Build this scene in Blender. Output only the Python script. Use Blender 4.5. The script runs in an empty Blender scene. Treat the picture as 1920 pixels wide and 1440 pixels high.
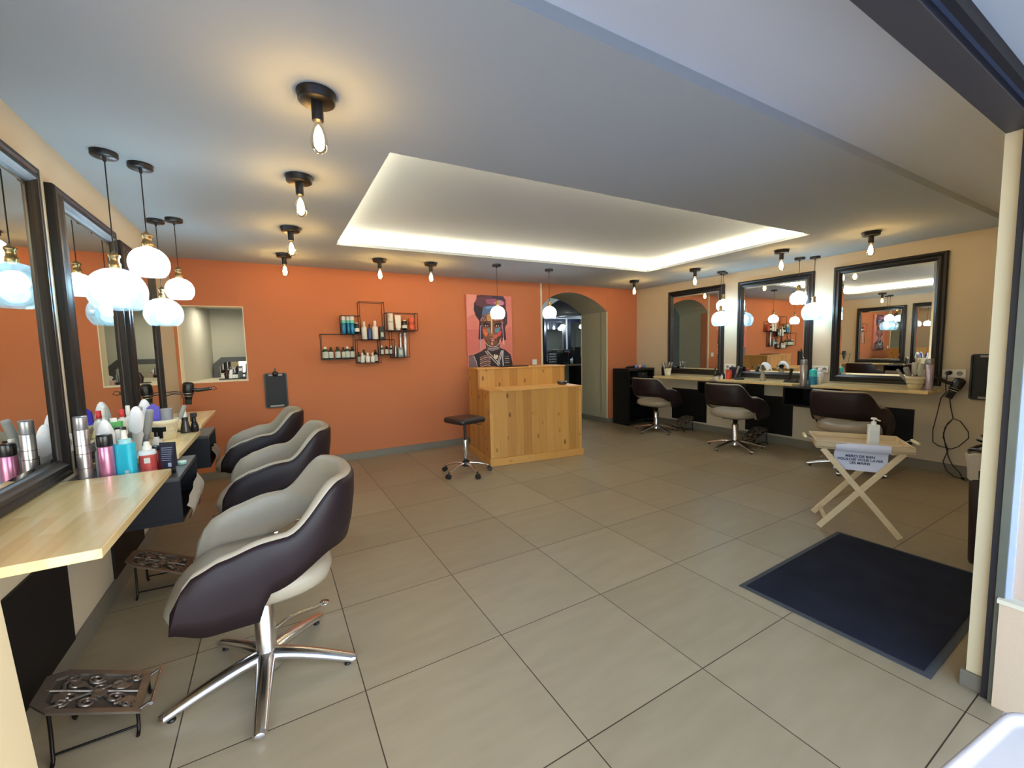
import bpy, math, random
from math import pi, sin, cos, radians, sqrt, atan2
from mathutils import Vector, Matrix, Euler
random.seed(7)
SC = bpy.context.scene
COL = SC.collection
# ------------------------------------------------------------------ materials
MATS = {}
def s2l(c):
    return tuple(((v/12.92) if v <= .04045 else ((v+.055)/1.055)**2.4) for v in [x/255 for x in c])
def newmat(name):
    m = bpy.data.materials.new(name); m.use_nodes = True
    nt = m.node_tree; b = nt.nodes['Principled BSDF']
    return m, nt, b
def pm(name, rgb, rough=.5, metal=0., spec=.5, noise=.0, nscale=30., bump=0., coat=0., alpha=1., trans=0., emit=None, es=0.):
    """principled material with a faint procedural mottling; rgb is sRGB 0-255"""
    if name in MATS: return MATS[name]
    m, nt, b = newmat(name)
    c = s2l(rgb)
    b.inputs['Base Color'].default_value = (*c, 1)
    b.inputs['Roughness'].default_value = rough
    b.inputs['Metallic'].default_value = metal
    b.inputs['Specular IOR Level'].default_value = spec
    if coat: b.inputs['Coat Weight'].default_value = coat
    if alpha < 1: b.inputs['Alpha'].default_value = alpha
    if trans: b.inputs['Transmission Weight'].default_value = trans
    if emit is not None:
        b.inputs['Emission Color'].default_value = (*s2l(emit), 1); b.inputs['Emission Strength'].default_value = es
    tc = nt.nodes.new('ShaderNodeTexCoord')
    nz = nt.nodes.new('ShaderNodeTexNoise'); nz.inputs['Scale'].default_value = nscale; nz.inputs['Detail'].default_value = 3
    nt.links.new(tc.outputs['Object'], nz.inputs['Vector'])
    k = noise if noise else .06
    mx = nt.nodes.new('ShaderNodeMix'); mx.data_type = 'RGBA'
    mx.inputs[6].default_value = (*[v*(1-k) for v in c], 1); mx.inputs[7].default_value = (*[min(1, v*(1+k)) for v in c], 1)
    nt.links.new(nz.outputs['Fac'], mx.inputs[0]); nt.links.new(mx.outputs[2], b.inputs['Base Color'])
    if bump:
        bp = nt.nodes.new('ShaderNodeBump'); bp.inputs['Strength'].default_value = bump; bp.inputs['Distance'].default_value = .002
        nt.links.new(nz.outputs['Fac'], bp.inputs['Height']); nt.links.new(bp.outputs[0], b.inputs['Normal'])
    MATS[name] = m
    return m
def emat(name, rgb, strength):
    if name in MATS: return MATS[name]
    m = bpy.data.materials.new(name); m.use_nodes = True; nt = m.node_tree
    nt.nodes.remove(nt.nodes['Principled BSDF'])
    e = nt.nodes.new('ShaderNodeEmission'); e.inputs[0].default_value = (*s2l(rgb), 1); e.inputs[1].default_value = strength
    nt.links.new(e.outputs[0], nt.nodes['Material Output'].inputs[0])
    MATS[name] = m; return m
def clearglass(name, tint, k=.12, rough=.03, diff=0., rib=0):
    """thin lamp / bottle glass: mostly transparent with a fresnel reflection and optional translucency"""
    if name in MATS: return MATS[name]
    m = bpy.data.materials.new(name); m.use_nodes = True; nt = m.node_tree; N = nt.nodes; L = nt.links
    N.remove(N['Principled BSDF'])
    t = N.new('ShaderNodeBsdfTransparent'); t.inputs[0].default_value = (*s2l(tint), 1)
    g = N.new('ShaderNodeBsdfGlossy'); g.inputs['Roughness'].default_value = rough
    fr = N.new('ShaderNodeLayerWeight'); fr.inputs[0].default_value = .35
    mp = N.new('ShaderNodeMath'); mp.operation = 'MULTIPLY_ADD'; mp.inputs[1].default_value = .6; mp.inputs[2].default_value = k*.3
    L.new(fr.outputs['Fresnel'], mp.inputs[0])
    a = N.new('ShaderNodeMixShader'); L.new(mp.outputs[0], a.inputs[0]); L.new(t.outputs[0], a.inputs[1]); L.new(g.outputs[0], a.inputs[2])
    out = a
    if diff:
        tr = N.new('ShaderNodeBsdfTranslucent'); tr.inputs[0].default_value = (*s2l(tint), 1)
        df = N.new('ShaderNodeBsdfDiffuse'); df.inputs[0].default_value = (*s2l(tint), 1)
        a2 = N.new('ShaderNodeMixShader'); a2.inputs[0].default_value = .3; L.new(tr.outputs[0], a2.inputs[1]); L.new(df.outputs[0], a2.inputs[2])
        a3 = N.new('ShaderNodeMixShader'); a3.inputs[0].default_value = diff; L.new(a.outputs[0], a3.inputs[1]); L.new(a2.outputs[0], a3.inputs[2])
        if rib:
            tc = N.new('ShaderNodeTexCoord'); sp = N.new('ShaderNodeSeparateXYZ'); L.new(tc.outputs['Object'], sp.inputs[0])
            at = N.new('ShaderNodeMath'); at.operation = 'ARCTAN2'; L.new(sp.outputs[0], at.inputs[0]); L.new(sp.outputs[1], at.inputs[1])
            mu = N.new('ShaderNodeMath'); mu.operation = 'MULTIPLY'; mu.inputs[1].default_value = rib; L.new(at.outputs[0], mu.inputs[0])
            sn = N.new('ShaderNodeMath'); sn.operation = 'SINE'; L.new(mu.outputs[0], sn.inputs[0])
            ma = N.new('ShaderNodeMath'); ma.operation = 'MULTIPLY_ADD'; ma.inputs[1].default_value = diff*.35; ma.inputs[2].default_value = diff; L.new(sn.outputs[0], ma.inputs[0])
            L.new(ma.outputs[0], a3.inputs[0])
        out = a3
    L.new(out.outputs[0], N['Material Output'].inputs[0])
    MATS[name] = m; return m

def mat_floor():
    m, nt, b = newmat('grey beige floor tiles'); N = nt.nodes; L = nt.links
    g = N.new('ShaderNodeNewGeometry'); sp = N.new('ShaderNodeSeparateXYZ'); L.new(g.outputs['Position'], sp.inputs[0])
    def grid(out, off, size, lw):
        a = N.new('ShaderNodeMath'); a.operation = 'SUBTRACT'; a.inputs[1].default_value = off; L.new(out, a.inputs[0])
        d = N.new('ShaderNodeMath'); d.operation = 'DIVIDE'; d.inputs[1].default_value = size; L.new(a.outputs[0], d.inputs[0])
        ad = N.new('ShaderNodeMath'); ad.operation = 'ADD'; ad.inputs[1].default_value = .5; L.new(d.outputs[0], ad.inputs[0])
        fr = N.new('ShaderNodeMath'); fr.operation = 'FRACT'; L.new(ad.outputs[0], fr.inputs[0])
        s = N.new('ShaderNodeMath'); s.operation = 'SUBTRACT'; s.inputs[1].default_value = .5; L.new(fr.outputs[0], s.inputs[0])
        ab = N.new('ShaderNodeMath'); ab.operation = 'ABSOLUTE'; L.new(s.outputs[0], ab.inputs[0])
        lt = N.new('ShaderNodeMath'); lt.operation = 'LESS_THAN'; lt.inputs[1].default_value = lw/size/2; L.new(ab.outputs[0], lt.inputs[0])
        fl = N.new('ShaderNodeMath'); fl.operation = 'FLOOR'; L.new(d.outputs[0], fl.inputs[0])
        return lt, fl
    lx, fx = grid(sp.outputs[0], .2414, .6, .0042); ly, fy = grid(sp.outputs[1], 1.0042, .6063, .0042)
    mxm = N.new('ShaderNodeMath'); mxm.operation = 'MAXIMUM'; L.new(lx.outputs[0], mxm.inputs[0]); L.new(ly.outputs[0], mxm.inputs[1])
    cb = N.new('ShaderNodeCombineXYZ'); L.new(fx.outputs[0], cb.inputs[0]); L.new(fy.outputs[0], cb.inputs[1])
    wn = N.new('ShaderNodeTexWhiteNoise'); L.new(cb.outputs[0], wn.inputs['Vector'])
    mp = N.new('ShaderNodeMapping'); mp.inputs['Scale'].default_value = (2.2, 9, 1); L.new(g.outputs['Position'], mp.inputs[0])
    nz = N.new('ShaderNodeTexNoise'); nz.inputs['Scale'].default_value = 1.6; nz.inputs['Detail'].default_value = 6; L.new(mp.outputs[0], nz.inputs['Vector'])
    cr = N.new('ShaderNodeMix'); cr.data_type = 'RGBA'
    cr.inputs[6].default_value = (*s2l((142, 128, 102)), 1); cr.inputs[7].default_value = (*s2l((172, 157, 128)), 1)
    md = N.new('ShaderNodeMath'); md.operation = 'MULTIPLY_ADD'; md.inputs[1].default_value = .35; L.new(wn.outputs['Value'], md.inputs[0]); 
    md2 = N.new('ShaderNodeMath'); md2.operation = 'MULTIPLY'; md2.inputs[1].default_value = .75; L.new(nz.outputs['Fac'], md2.inputs[0]); L.new(md2.outputs[0], md.inputs[2])
    L.new(md.outputs[0], cr.inputs[0])
    gm = N.new('ShaderNodeMix'); gm.data_type = 'RGBA'; L.new(mxm.outputs[0], gm.inputs[0]); L.new(cr.outputs[2], gm.inputs[6]); gm.inputs[7].default_value = (*s2l((62, 48, 38)), 1)
    L.new(gm.outputs[2], b.inputs['Base Color'])
    rr = N.new('ShaderNodeMapRange'); rr.inputs[3].default_value = .3; rr.inputs[4].default_value = .46; L.new(nz.outputs['Fac'], rr.inputs[0])
    L.new(rr.outputs[0], b.inputs['Roughness']); b.inputs['Specular IOR Level'].default_value = .45
    bp = N.new('ShaderNodeBump'); bp.inputs['Strength'].default_value = .25; bp.inputs['Distance'].default_value = .001
    iv = N.new('ShaderNodeMath'); iv.operation = 'SUBTRACT'; iv.inputs[0].default_value = 1; L.new(mxm.outputs[0], iv.inputs[1]); L.new(iv.outputs[0], bp.inputs['Height'])
    L.new(bp.outputs[0], b.inputs['Normal'])
    return m
def mat_planks(name, dark, light, axis, width, rough=.45, knots=0., length=.6, coat=0., grain=1., groove=.7):
    """strips of wood: axis = direction across the strips (0,1,2) in object space, boards run along the 'run' axis"""
    if name in MATS: return MATS[name]
    m, nt, b = newmat(name); N = nt.nodes; L = nt.links
    across, run = axis
    tc = N.new('ShaderNodeTexCoord'); sp = N.new('ShaderNodeSeparateXYZ'); L.new(tc.outputs['Object'], sp.inputs[0])
    d = N.new('ShaderNodeMath'); d.operation = 'DIVIDE'; d.inputs[1].default_value = width; L.new(sp.outputs[across], d.inputs[0])
    fl = N.new('ShaderNodeMath'); fl.operation = 'FLOOR'; L.new(d.outputs[0], fl.inputs[0])
    w1 = N.new('ShaderNodeTexWhiteNoise'); w1.noise_dimensions = '1D'; L.new(fl.outputs[0], w1.inputs['W'])
    r = N.new('ShaderNodeMath'); r.operation = 'DIVIDE'; r.inputs[1].default_value = length; L.new(sp.outputs[run], r.inputs[0])
    r2 = N.new('ShaderNodeMath'); r2.operation = 'ADD'; L.new(r.outputs[0], r2.inputs[0]); L.new(w1.outputs['Value'], r2.inputs[1])
    rf = N.new('ShaderNodeMath'); rf.operation = 'FLOOR'; L.new(r2.outputs[0], rf.inputs[0])
    cb = N.new('ShaderNodeCombineXYZ'); L.new(fl.outputs[0], cb.inputs[0]); L.new(rf.outputs[0], cb.inputs[1])
    w2 = N.new('ShaderNodeTexWhiteNoise'); L.new(cb.outputs[0], w2.inputs['Vector'])
    mp = N.new('ShaderNodeMapping'); sc = [40., 40., 40.]; sc[run] = 3.; mp.inputs['Scale'].default_value = sc; L.new(tc.outputs['Object'], mp.inputs[0])
    nz = N.new('ShaderNodeTexNoise'); nz.inputs['Scale'].default_value = grain; nz.inputs['Detail'].default_value = 5; L.new(mp.outputs[0], nz.inputs['Vector'])
    a = N.new('ShaderNodeMath'); a.operation = 'MULTIPLY'; a.inputs[1].default_value = .45; L.new(nz.outputs['Fac'], a.inputs[0])
    s = N.new('ShaderNodeMath'); s.operation = 'MULTIPLY_ADD'; s.inputs[1].default_value = .6; L.new(w2.outputs['Value'], s.inputs[0]); L.new(a.outputs[0], s.inputs[2])
    mx = N.new('ShaderNodeMix'); mx.data_type = 'RGBA'; mx.inputs[6].default_value = (*s2l(dark), 1); mx.inputs[7].default_value = (*s2l(light), 1); L.new(s.outputs[0], mx.inputs[0])
    fr = N.new('ShaderNodeMath'); fr.operation = 'FRACT'; L.new(d.outputs[0], fr.inputs[0])
    lt = N.new('ShaderNodeMath'); lt.operation = 'LESS_THAN'; lt.inputs[1].default_value = .002/width; L.new(fr.outputs[0], lt.inputs[0])
    g = N.new('ShaderNodeMix'); g.data_type = 'RGBA'; L.new(mx.outputs[2], g.inputs[6]); g.inputs[7].default_value = (*[v*.45 for v in s2l(dark)], 1)
    gg = N.new('ShaderNodeMath'); gg.operation = 'MULTIPLY'; gg.inputs[1].default_value = groove; L.new(lt.outputs[0], gg.inputs[0]); L.new(gg.outputs[0], g.inputs[0])
    out = g.outputs[2]
    if knots:
        m3 = N.new('ShaderNodeMapping'); s3 = [11., 11., 11.]; s3[run] = 5.; m3.inputs['Scale'].default_value = s3; L.new(tc.outputs['Object'], m3.inputs[0])
        vo = N.new('ShaderNodeTexVoronoi'); vo.inputs['Scale'].default_value = 1.; L.new(m3.outputs[0], vo.inputs['Vector'])
        ra = N.new('ShaderNodeValToRGB'); ra.color_ramp.elements[0].position = .09; ra.color_ramp.elements[0].color = (1, 1, 1, 1); ra.color_ramp.elements[1].position = .2; ra.color_ramp.elements[1].color = (0, 0, 0, 1)
        L.new(vo.outputs['Distance'], ra.inputs[0])
        kn = N.new('ShaderNodeMix'); kn.data_type = 'RGBA'; kk = N.new('ShaderNodeMath'); kk.operation = 'MULTIPLY'; kk.inputs[1].default_value = knots; L.new(ra.outputs[0], kk.inputs[0]); L.new(kk.outputs[0], kn.inputs[0])
        L.new(out, kn.inputs[6]); kn.inputs[7].default_value = (*s2l((96, 50, 20)), 1); out = kn.outputs[2]
    L.new(out, b.inputs['Base Color']); b.inputs['Roughness'].default_value = rough
    if coat: b.inputs['Coat Weight'].default_value = coat; b.inputs['Coat Roughness'].default_value = .15
    MATS[name] = m; return m
def mat_wall(name, rgb, bump=.12, rough=.85, k=.03):
    if name in MATS: return MATS[name]
    m, nt, b = newmat(name); N = nt.nodes; L = nt.links; c = s2l(rgb)
    g = N.new('ShaderNodeNewGeometry')
    nz = N.new('ShaderNodeTexNoise'); nz.inputs['Scale'].default_value = 140; nz.inputs['Detail'].default_value = 4; L.new(g.outputs['Position'], nz.inputs['Vector'])
    n2 = N.new('ShaderNodeTexNoise'); n2.inputs['Scale'].default_value = 1.3; L.new(g.outputs['Position'], n2.inputs['Vector'])
    mx = N.new('ShaderNodeMix'); mx.data_type = 'RGBA'; mx.inputs[6].default_value = (*[v*(1-k) for v in c], 1); mx.inputs[7].default_value = (*[min(1, v*(1+k)) for v in c], 1)
    L.new(n2.outputs['Fac'], mx.inputs[0]); L.new(mx.outputs[2], b.inputs['Base Color']); b.inputs['Roughness'].default_value = rough; b.inputs['Specular IOR Level'].default_value = .25
    bp = N.new('ShaderNodeBump'); bp.inputs['Strength'].default_value = bump; bp.inputs['Distance'].default_value = .003; L.new(nz.outputs['Fac'], bp.inputs['Height']); L.new(bp.outputs[0], b.inputs['Normal'])
    MATS[name] = m; return m
def mat_mirror():
    m = bpy.data.materials.new('silvered mirror glass'); m.use_nodes = True; nt = m.node_tree
    nt.nodes.remove(nt.nodes['Principled BSDF'])
    g = nt.nodes.new('ShaderNodeBsdfGlossy'); g.inputs['Roughness'].default_value = 0.; g.inputs[0].default_value = (.86, .89, .87, 1)
    nt.links.new(g.outputs[0], nt.nodes['Material Output'].inputs[0]); MATS['mirror'] = m; return m

ORANGE = mat_wall('terracotta orange wall paint', (190, 116, 78))
BEIGE = mat_wall('warm beige wall paint', (198, 186, 162))
GREYB = mat_wall('grey beige arch paint', (170, 164, 140))
CREAMW = mat_wall('pale cream paint', (226, 216, 190))
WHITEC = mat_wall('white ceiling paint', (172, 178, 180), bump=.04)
PEACH = mat_wall('peach cream jamb paint', (216, 200, 164))
DAYLITC = mat_wall('ceiling paint with daylight tint', (214, 219, 226), bump=.04)  # ceiling paint made lighter and bluer to hold the daylight by the door
SKIRT = pm('grey tile skirting', (118, 112, 100), .4, noise=.08, nscale=6)
BLACKP = pm('flat black panel', (9, 8, 11), .55, spec=.3)
BLACKM = pm('black lacquered metal', (14, 13, 13), .38)
FRAMEM = pm('dark brown black lacquered frame', (21, 18, 19), .42, spec=.4, noise=.12, nscale=20)
CHROME = pm('polished chrome', (226, 224, 226), .2, 1.)
STEEL = pm('brushed steel', (150, 148, 145), .32, 1., noise=.1)
BROWNL = pm('dark brown leather', (30, 17, 21), .5, spec=.35, noise=.14, nscale=45, bump=.12)
CREAML = pm('cream leather', (160, 148, 128), .45, noise=.04, nscale=45, bump=.08)
BOXM = pm('navy black cabinet laminate', (10, 11, 19), .5, spec=.3, noise=.1)
BRASS = pm('antique brass', (182, 156, 112), .3, 1.)
MIRROR = mat_mirror()
COUNTER = mat_planks('butcher block counter wood', (212, 180, 120), (246, 230, 180), (0, 1), .046, rough=.25, length=.42, coat=.35, groove=.0)
FLOORM = mat_floor()

# ------------------------------------------------------------------ mesh builder
class MB:
    def __init__(s): s.v = []; s.f = []; s.m = []; s.sm = []
    def add(s, vs, fs, mi=0, smooth=False):
        o = len(s.v); s.v += [tuple(v) for v in vs]
        for f in fs: s.f.append([i+o for i in f]); s.m.append(mi); s.sm.append(smooth)
        return s
    def box(s, a, b, mi=0, M=None):
        x0, y0, z0 = [min(p, q) for p, q in zip(a, b)]; x1, y1, z1 = [max(p, q) for p, q in zip(a, b)]
        vs = [(x0,y0,z0),(x1,y0,z0),(x1,y1,z0),(x0,y1,z0),(x0,y0,z1),(x1,y0,z1),(x1,y1,z1),(x0,y1,z1)]
        if M is not None: vs = [M @ Vector(v) for v in vs]
        return s.add(vs, [(0,3,2,1),(4,5,6,7),(0,1,5,4),(1,2,6,5),(2,3,7,6),(3,0,4,7)], mi)
    def hexa(s, p, mi=0):
        return s.add(p, [(0,3,2,1),(4,5,6,7),(0,1,5,4),(1,2,6,5),(2,3,7,6),(3,0,4,7)], mi)
    def prism(s, poly, z0, z1, mi=0, plane='xy', M=None, smooth=False):
        n = len(poly)
        def P(a, b, h):
            v = {'xy': (a, b, h), 'xz': (a, h, b), 'yz': (h, a, b)}[plane]
            return M @ Vector(v) if M is not None else v
        vs = [P(a, b, z0) for a, b in poly]+[P(a, b, z1) for a, b in poly]
        s.add(vs, [tuple(range(n))[::-1], tuple(range(n, 2*n))], mi)
        return s.add(vs, [(i, (i+1) % n, n+(i+1) % n, n+i) for i in range(n)], mi, smooth)
    def lathe(s, prof, c=(0,0,0), n=24, mi=0, M=None, smooth=True, caps=True, sx=1., sy=1.):
        vs = []; k = len(prof)
        for r, z in prof:
            for i in range(n):
                a = 2*pi*i/n; v = Vector((c[0]+r*cos(a)*sx, c[1]+r*sin(a)*sy, c[2]+z)); vs.append(M @ v if M is not None else v)
        fs = [(j*n+i, j*n+(i+1) % n, (j+1)*n+(i+1) % n, (j+1)*n+i) for j in range(k-1) for i in range(n)]
        s.add(vs, fs, mi, smooth)
        if caps:
            if prof[0][0] > 1e-5: s.add(vs[:n], [tuple(range(n))[::-1]], mi)
            if prof[-1][0] > 1e-5: s.add(vs[-n:], [tuple(range(n))], mi)
        return s
    def cyl(s, p, q, r0, r1=None, n=14, mi=0, smooth=True, caps=True):
        r1 = r0 if r1 is None else r1
        p = Vector(p); q = Vector(q); d = (q-p); L = d.length
        if L < 1e-7: return s
        M = Matrix.Translation(p) @ d.to_track_quat('Z', 'Y').to_matrix().to_4x4()
        return s.lathe([(r0, 0), (r1, L)], n=n, mi=mi, M=M, smooth=smooth, caps=caps)
    def tube(s, pts, r, n=8, mi=0, closed=False, caps=True, flat=1.):
        pts = [Vector(p) for p in pts]; k = len(pts); rings = []
        R = r if isinstance(r, (list, tuple)) else [r]*k
        up = Vector((0, 0, 1))
        prev = None
        for i, p in enumerate(pts):
            if closed: t = (pts[(i+1) % k]-pts[i-1])
            else: t = pts[min(i+1, k-1)]-pts[max(i-1, 0)]
            t.normalize()
            if prev is None:
                a = up.cross(t)
                if a.length < .05: a = Vector((1, 0, 0)).cross(t)
            else: a = prev-t*prev.dot(t)
            a.normalize(); prev = a.copy(); b = t.cross(a)
            rings.append([p+a*cos(2*pi*j/n)*R[i]+b*sin(2*pi*j/n)*R[i]*flat for j in range(n)])
        vs = [v for q in rings for v in q]
        m = k if closed else k-1
        fs = [(i*n+j, i*n+(j+1) % n, ((i+1) % k)*n+(j+1) % n, ((i+1) % k)*n+j) for i in range(m) for j in range(n)]
        s.add(vs, fs, mi, True)
        if caps and not closed: s.add(rings[0], [tuple(range(n))[::-1]], mi); s.add(rings[-1], [tuple(range(n))], mi)
        return s
    def grid(s, rows, mi=0, smooth=True, wrap=False):
        k = len(rows); n = len(rows[0]); vs = [v for r in rows for v in r]
        m = n if wrap else n-1
        return s.add(vs, [(i*n+j, i*n+(j+1) % n, (i+1)*n+(j+1) % n, (i+1)*n+j) for i in range(k-1) for j in range(m)], mi, smooth)
    def sphere(s, c, r, n=16, mi=0, sx=1, sy=1, sz=1, M=None):
        prof = [(r*sin(pi*i/10), -r*cos(pi*i/10)*sz) for i in range(11)]
        prof[0] = (1e-4, prof[0][1]); prof[-1] = (1e-4, prof[-1][1])
        return s.lathe(prof, c, n=n, mi=mi, sx=sx, sy=sy, M=M)
    def build(s, name, mats, parent=None, bevel=0., seg=2, sub=0, loc=None, rot=None):
        me = bpy.data.meshes.new(name); me.from_pydata(s.v, [], s.f)
        if not isinstance(mats, (list, tuple)): mats = [mats]
        for m in mats: me.materials.append(m)
        me.polygons.foreach_set('material_index', s.m); me.polygons.foreach_set('use_smooth', s.sm)
        me.update(); me.validate()
        o = bpy.data.objects.new(name, me); COL.objects.link(o)
        if parent is not None: o.parent = parent
        if loc is not None: o.location = loc
        if rot is not None: o.rotation_euler = rot
        if bevel:
            b = o.modifiers.new('edge', 'BEVEL'); b.width = bevel; b.segments = seg; b.limit_method = 'ANGLE'; b.angle_limit = radians(40)
        if sub:
            q = o.modifiers.new('smooth', 'SUBSURF'); q.levels = sub; q.render_levels = sub
        return o
def tag(o, label=None, cat=None, group=None, kind=None):
    if label: o['label'] = label
    if cat: o['category'] = cat
    if group: o['group'] = group
    if kind: o['kind'] = kind
    return o
def thing(name, label, cat, loc=(0, 0, 0), rz=0., group=None):
    o = bpy.data.objects.new(name, None); COL.objects.link(o); o.empty_display_size = .05
    o.location = loc; o.rotation_euler = (0, 0, rz)
    return tag(o, label, cat, group)
def struct(o): o['kind'] = 'structure'; return o
CH = {}
def kids(o): return [c for c in bpy.data.objects if c.parent == o]
def dup(root, loc, rz=None, label=None, group=None):
    r = root.copy(); COL.objects.link(r); r.location = loc
    if rz is not None: r.rotation_euler = (0, 0, rz)
    if label: r['label'] = label
    if group: r['group'] = group
    for ch in kids(root):
        c = ch.copy(); COL.objects.link(c); c.parent = r
        for g in kids(ch):
            d = g.copy(); COL.objects.link(d); d.parent = c
    return r
def rrect(w, h, r, n=5):
    p = []
    for cx, cy, a0 in ((w/2-r, h/2-r, 0), (-w/2+r, h/2-r, pi/2), (-w/2+r, -h/2+r, pi), (w/2-r, -h/2+r, 1.5*pi)):
        for i in range(n+1): a = a0+pi/2*i/n; p.append((cx+r*cos(a), cy+r*sin(a)))
    return p
# ================================================================== room shell (metres; x right along the back wall, y into the room)
XL, XR, YB, H = -.815, 5.646, 5.333, 2.287
b = MB(); b.box((-1.7, .33, -.1), (8.4, 9.0, 0)); struct(b.build('floor', FLOORM))
b = MB(); b.box((-12, -12, -.1), (12, .33, -.002)); struct(b.build('ground_pavement', pm('pale blue bounce paving', (176, 186, 204), .8, noise=.1, nscale=4)))  # blue and brightness added to the outside ground to bounce cool light indoors
# left wall, with its shallow return where the front begins
b = MB(); b.box((XL-.15, 1.2, 0), (XL, YB, H+.3)); struct(b.build('wall_left', BEIGE))
b = MB(); b.box((XR, -.0, 0), (XR+.15, YB+.2, H+.3)); struct(b.build('wall_right', BEIGE))
# front wall to the right of the door opening (its narrow end shows beside the door)
b = MB(); b.box((2.205, .392, .062), (XR, .437, H+.05)); struct(b.build('wall_front', PEACH))
b = MB(); b.box((2.192, .386, 0), (2.6, .45, .062)); struct(b.build('baseboard_front', SKIRT, bevel=.002))
# front-left wall end beside the first counter; it narrows slightly to the top
b = MB(); b.hexa([(-1.6, 1.25, 0), (-.575, 1.25, 0), (-.575, 1.497, 0), (-1.6, 1.497, 0), (-1.6, 1.25, H+.04), (-.71, 1.25, H+.04), (-.71, 1.497, H+.04), (-1.6, 1.497, H+.04)]); struct(b.build('wall_front_left', PEACH))
b = MB(); b.hexa([(-1.2, 1.22, 0), (-.655, 1.22, 0), (-.655, 1.25, 0), (-1.2, 1.25, 0), (-1.2, 1.22, H+.04), (-.79, 1.22, H+.04), (-.79, 1.25, H+.04), (-1.2, 1.25, H+.04)]); struct(b.build('trim_1', PEACH))
b = MB(); b.box((-1.75, -.2, 0), (-1.6, 1.3, 2.6)); struct(b.build('wall_entrance_left', CREAMW))
# back wall: pieces around the hatch and the arch
NX0, NX1, NZ0, NZ1 = -.79, -.217, 1.03, 1.822
T = .67
arc = [(3.625, 1.93), (3.66, 1.98), (3.748, 2.062), (3.83, 2.105), (3.916, 2.137), (4.03, 2.165), (4.148, 2.178), (4.26, 2.175), (4.387, 2.158), (4.5, 2.13), (4.602, 2.095), (4.69, 2.058), (4.761, 2.02), (4.86, 1.96), (4.945, 1.895)]
b = MB()
def wbox(x0, x1, z0, z1, t=.15): b.box((x0, YB, z0), (x1, YB+t, z1))
wbox(XL-.15, NX0, 0, H+.3); wbox(NX1, 3.622, 0, H+.3); wbox(NX0, NX1, 0, NZ0); wbox(NX0, NX1, NZ1, H+.3)
wbox(4.948, XR, 0, H+.3)
for (xa, za), (xc, zc) in zip(arc, arc[1:]):
    b.add([(xa, YB, za), (xc, YB, zc), (xc, YB, H+.3), (xa, YB, H+.3)], [(0, 1, 2, 3)])
struct(b.build('wall_back', ORANGE))
b = MB()   # deep grey-beige lining of the arch passage
for (xa, za), (xc, zc) in zip(arc, arc[1:]):
    b.hexa([(xa, YB+.001, za), (xc, YB+.001, zc), (xc, YB+T, zc), (xa, YB+T, za), (xa, YB+.001, H+.3), (xc, YB+.001, H+.3), (xc, YB+T, H+.3), (xa, YB+T, H+.3)])
b.box((4.945, YB+.0, 0), (4.9478, YB+.16, 1.9)); b.box((4.945, YB+.151, 0), (5.12, YB+T, H+.3)); b.box((3.45, YB+.16, 0), (3.625, YB+T, H+.3))
struct(b.build('wall_arch_lining', GREYB))
b = MB(); b.box((4.938, YB-.004, .09), (4.952, YB+.01, 1.89)); struct(b.build('trim_2', CREAMW))
b = MB(); b.box((4.938, YB+T-.01, .09), (4.952, YB+T+.004, 1.88)); struct(b.build('trim_3', CREAMW))
b = MB(); b.box((3.60, YB-.012, 0), (3.625, YB+.012, H)); struct(b.build('trim_4', CREAMW))
# skirting
b = MB(); b.box((XL, YB-.012, 0), (3.6, YB, .085)); struct(b.build('baseboard_back', SKIRT, bevel=.002))
b = MB(); b.box((4.945, YB-.012, 0), (XR, YB, .085)); b.box((4.933, YB-.012, 0), (4.945, YB+T, .085)); struct(b.build('baseboard_back_right', SKIRT, bevel=.002))
b = MB(); b.box((XL, 1.5, 0), (XL+.012, YB, .10)); struct(b.build('baseboard_left', SKIRT, bevel=.002))
b = MB(); b.box((XR-.012, .437, 0), (XR, YB, .10)); struct(b.build('baseboard_right', SKIRT, bevel=.002))
# cream lining and sill of the hatch
b = MB()
b.box((NX0, YB-.002, NZ0-.001), (NX1, YB+.16, NZ0+.012)); b.box((NX0, YB, NZ1-.008), (NX1, YB+.16, NZ1)); b.box((NX0, YB, NZ0), (NX0+.008, YB+.16, NZ1)); b.box((NX1-.008, YB, NZ0), (NX1, YB+.16, NZ1))
struct(b.build('trim_5', CREAMW))

# ---- ceiling with recessed tray
q = [(.573, 2.148), (4.347, 2.012), (4.427, 3.987), (.582, 4.154)]      # tray opening corners (near-left, near-right, far-right, far-left)
x0, x1, y0l, y0r, y1 = XL-.15, XR+.1, 1.091, 1.045, YB+.1
b = MB()
o4 = [(x0, 1.1), (x1, 1.044), (x1, y1), (x0, y1)]
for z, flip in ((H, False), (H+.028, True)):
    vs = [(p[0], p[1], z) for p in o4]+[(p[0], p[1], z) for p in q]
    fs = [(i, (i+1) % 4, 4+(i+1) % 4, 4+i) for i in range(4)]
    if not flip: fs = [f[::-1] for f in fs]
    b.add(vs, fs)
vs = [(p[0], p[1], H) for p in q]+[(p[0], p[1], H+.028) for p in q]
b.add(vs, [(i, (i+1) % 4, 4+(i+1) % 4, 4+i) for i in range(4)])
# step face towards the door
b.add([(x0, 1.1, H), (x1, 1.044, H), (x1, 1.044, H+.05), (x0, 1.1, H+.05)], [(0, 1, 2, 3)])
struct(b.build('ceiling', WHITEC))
b = MB(); b.box((-1.8, .405, H+.045), (x1, 1.12, H+.1)); struct(b.build('ceiling_entrance', DAYLITC))
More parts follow.
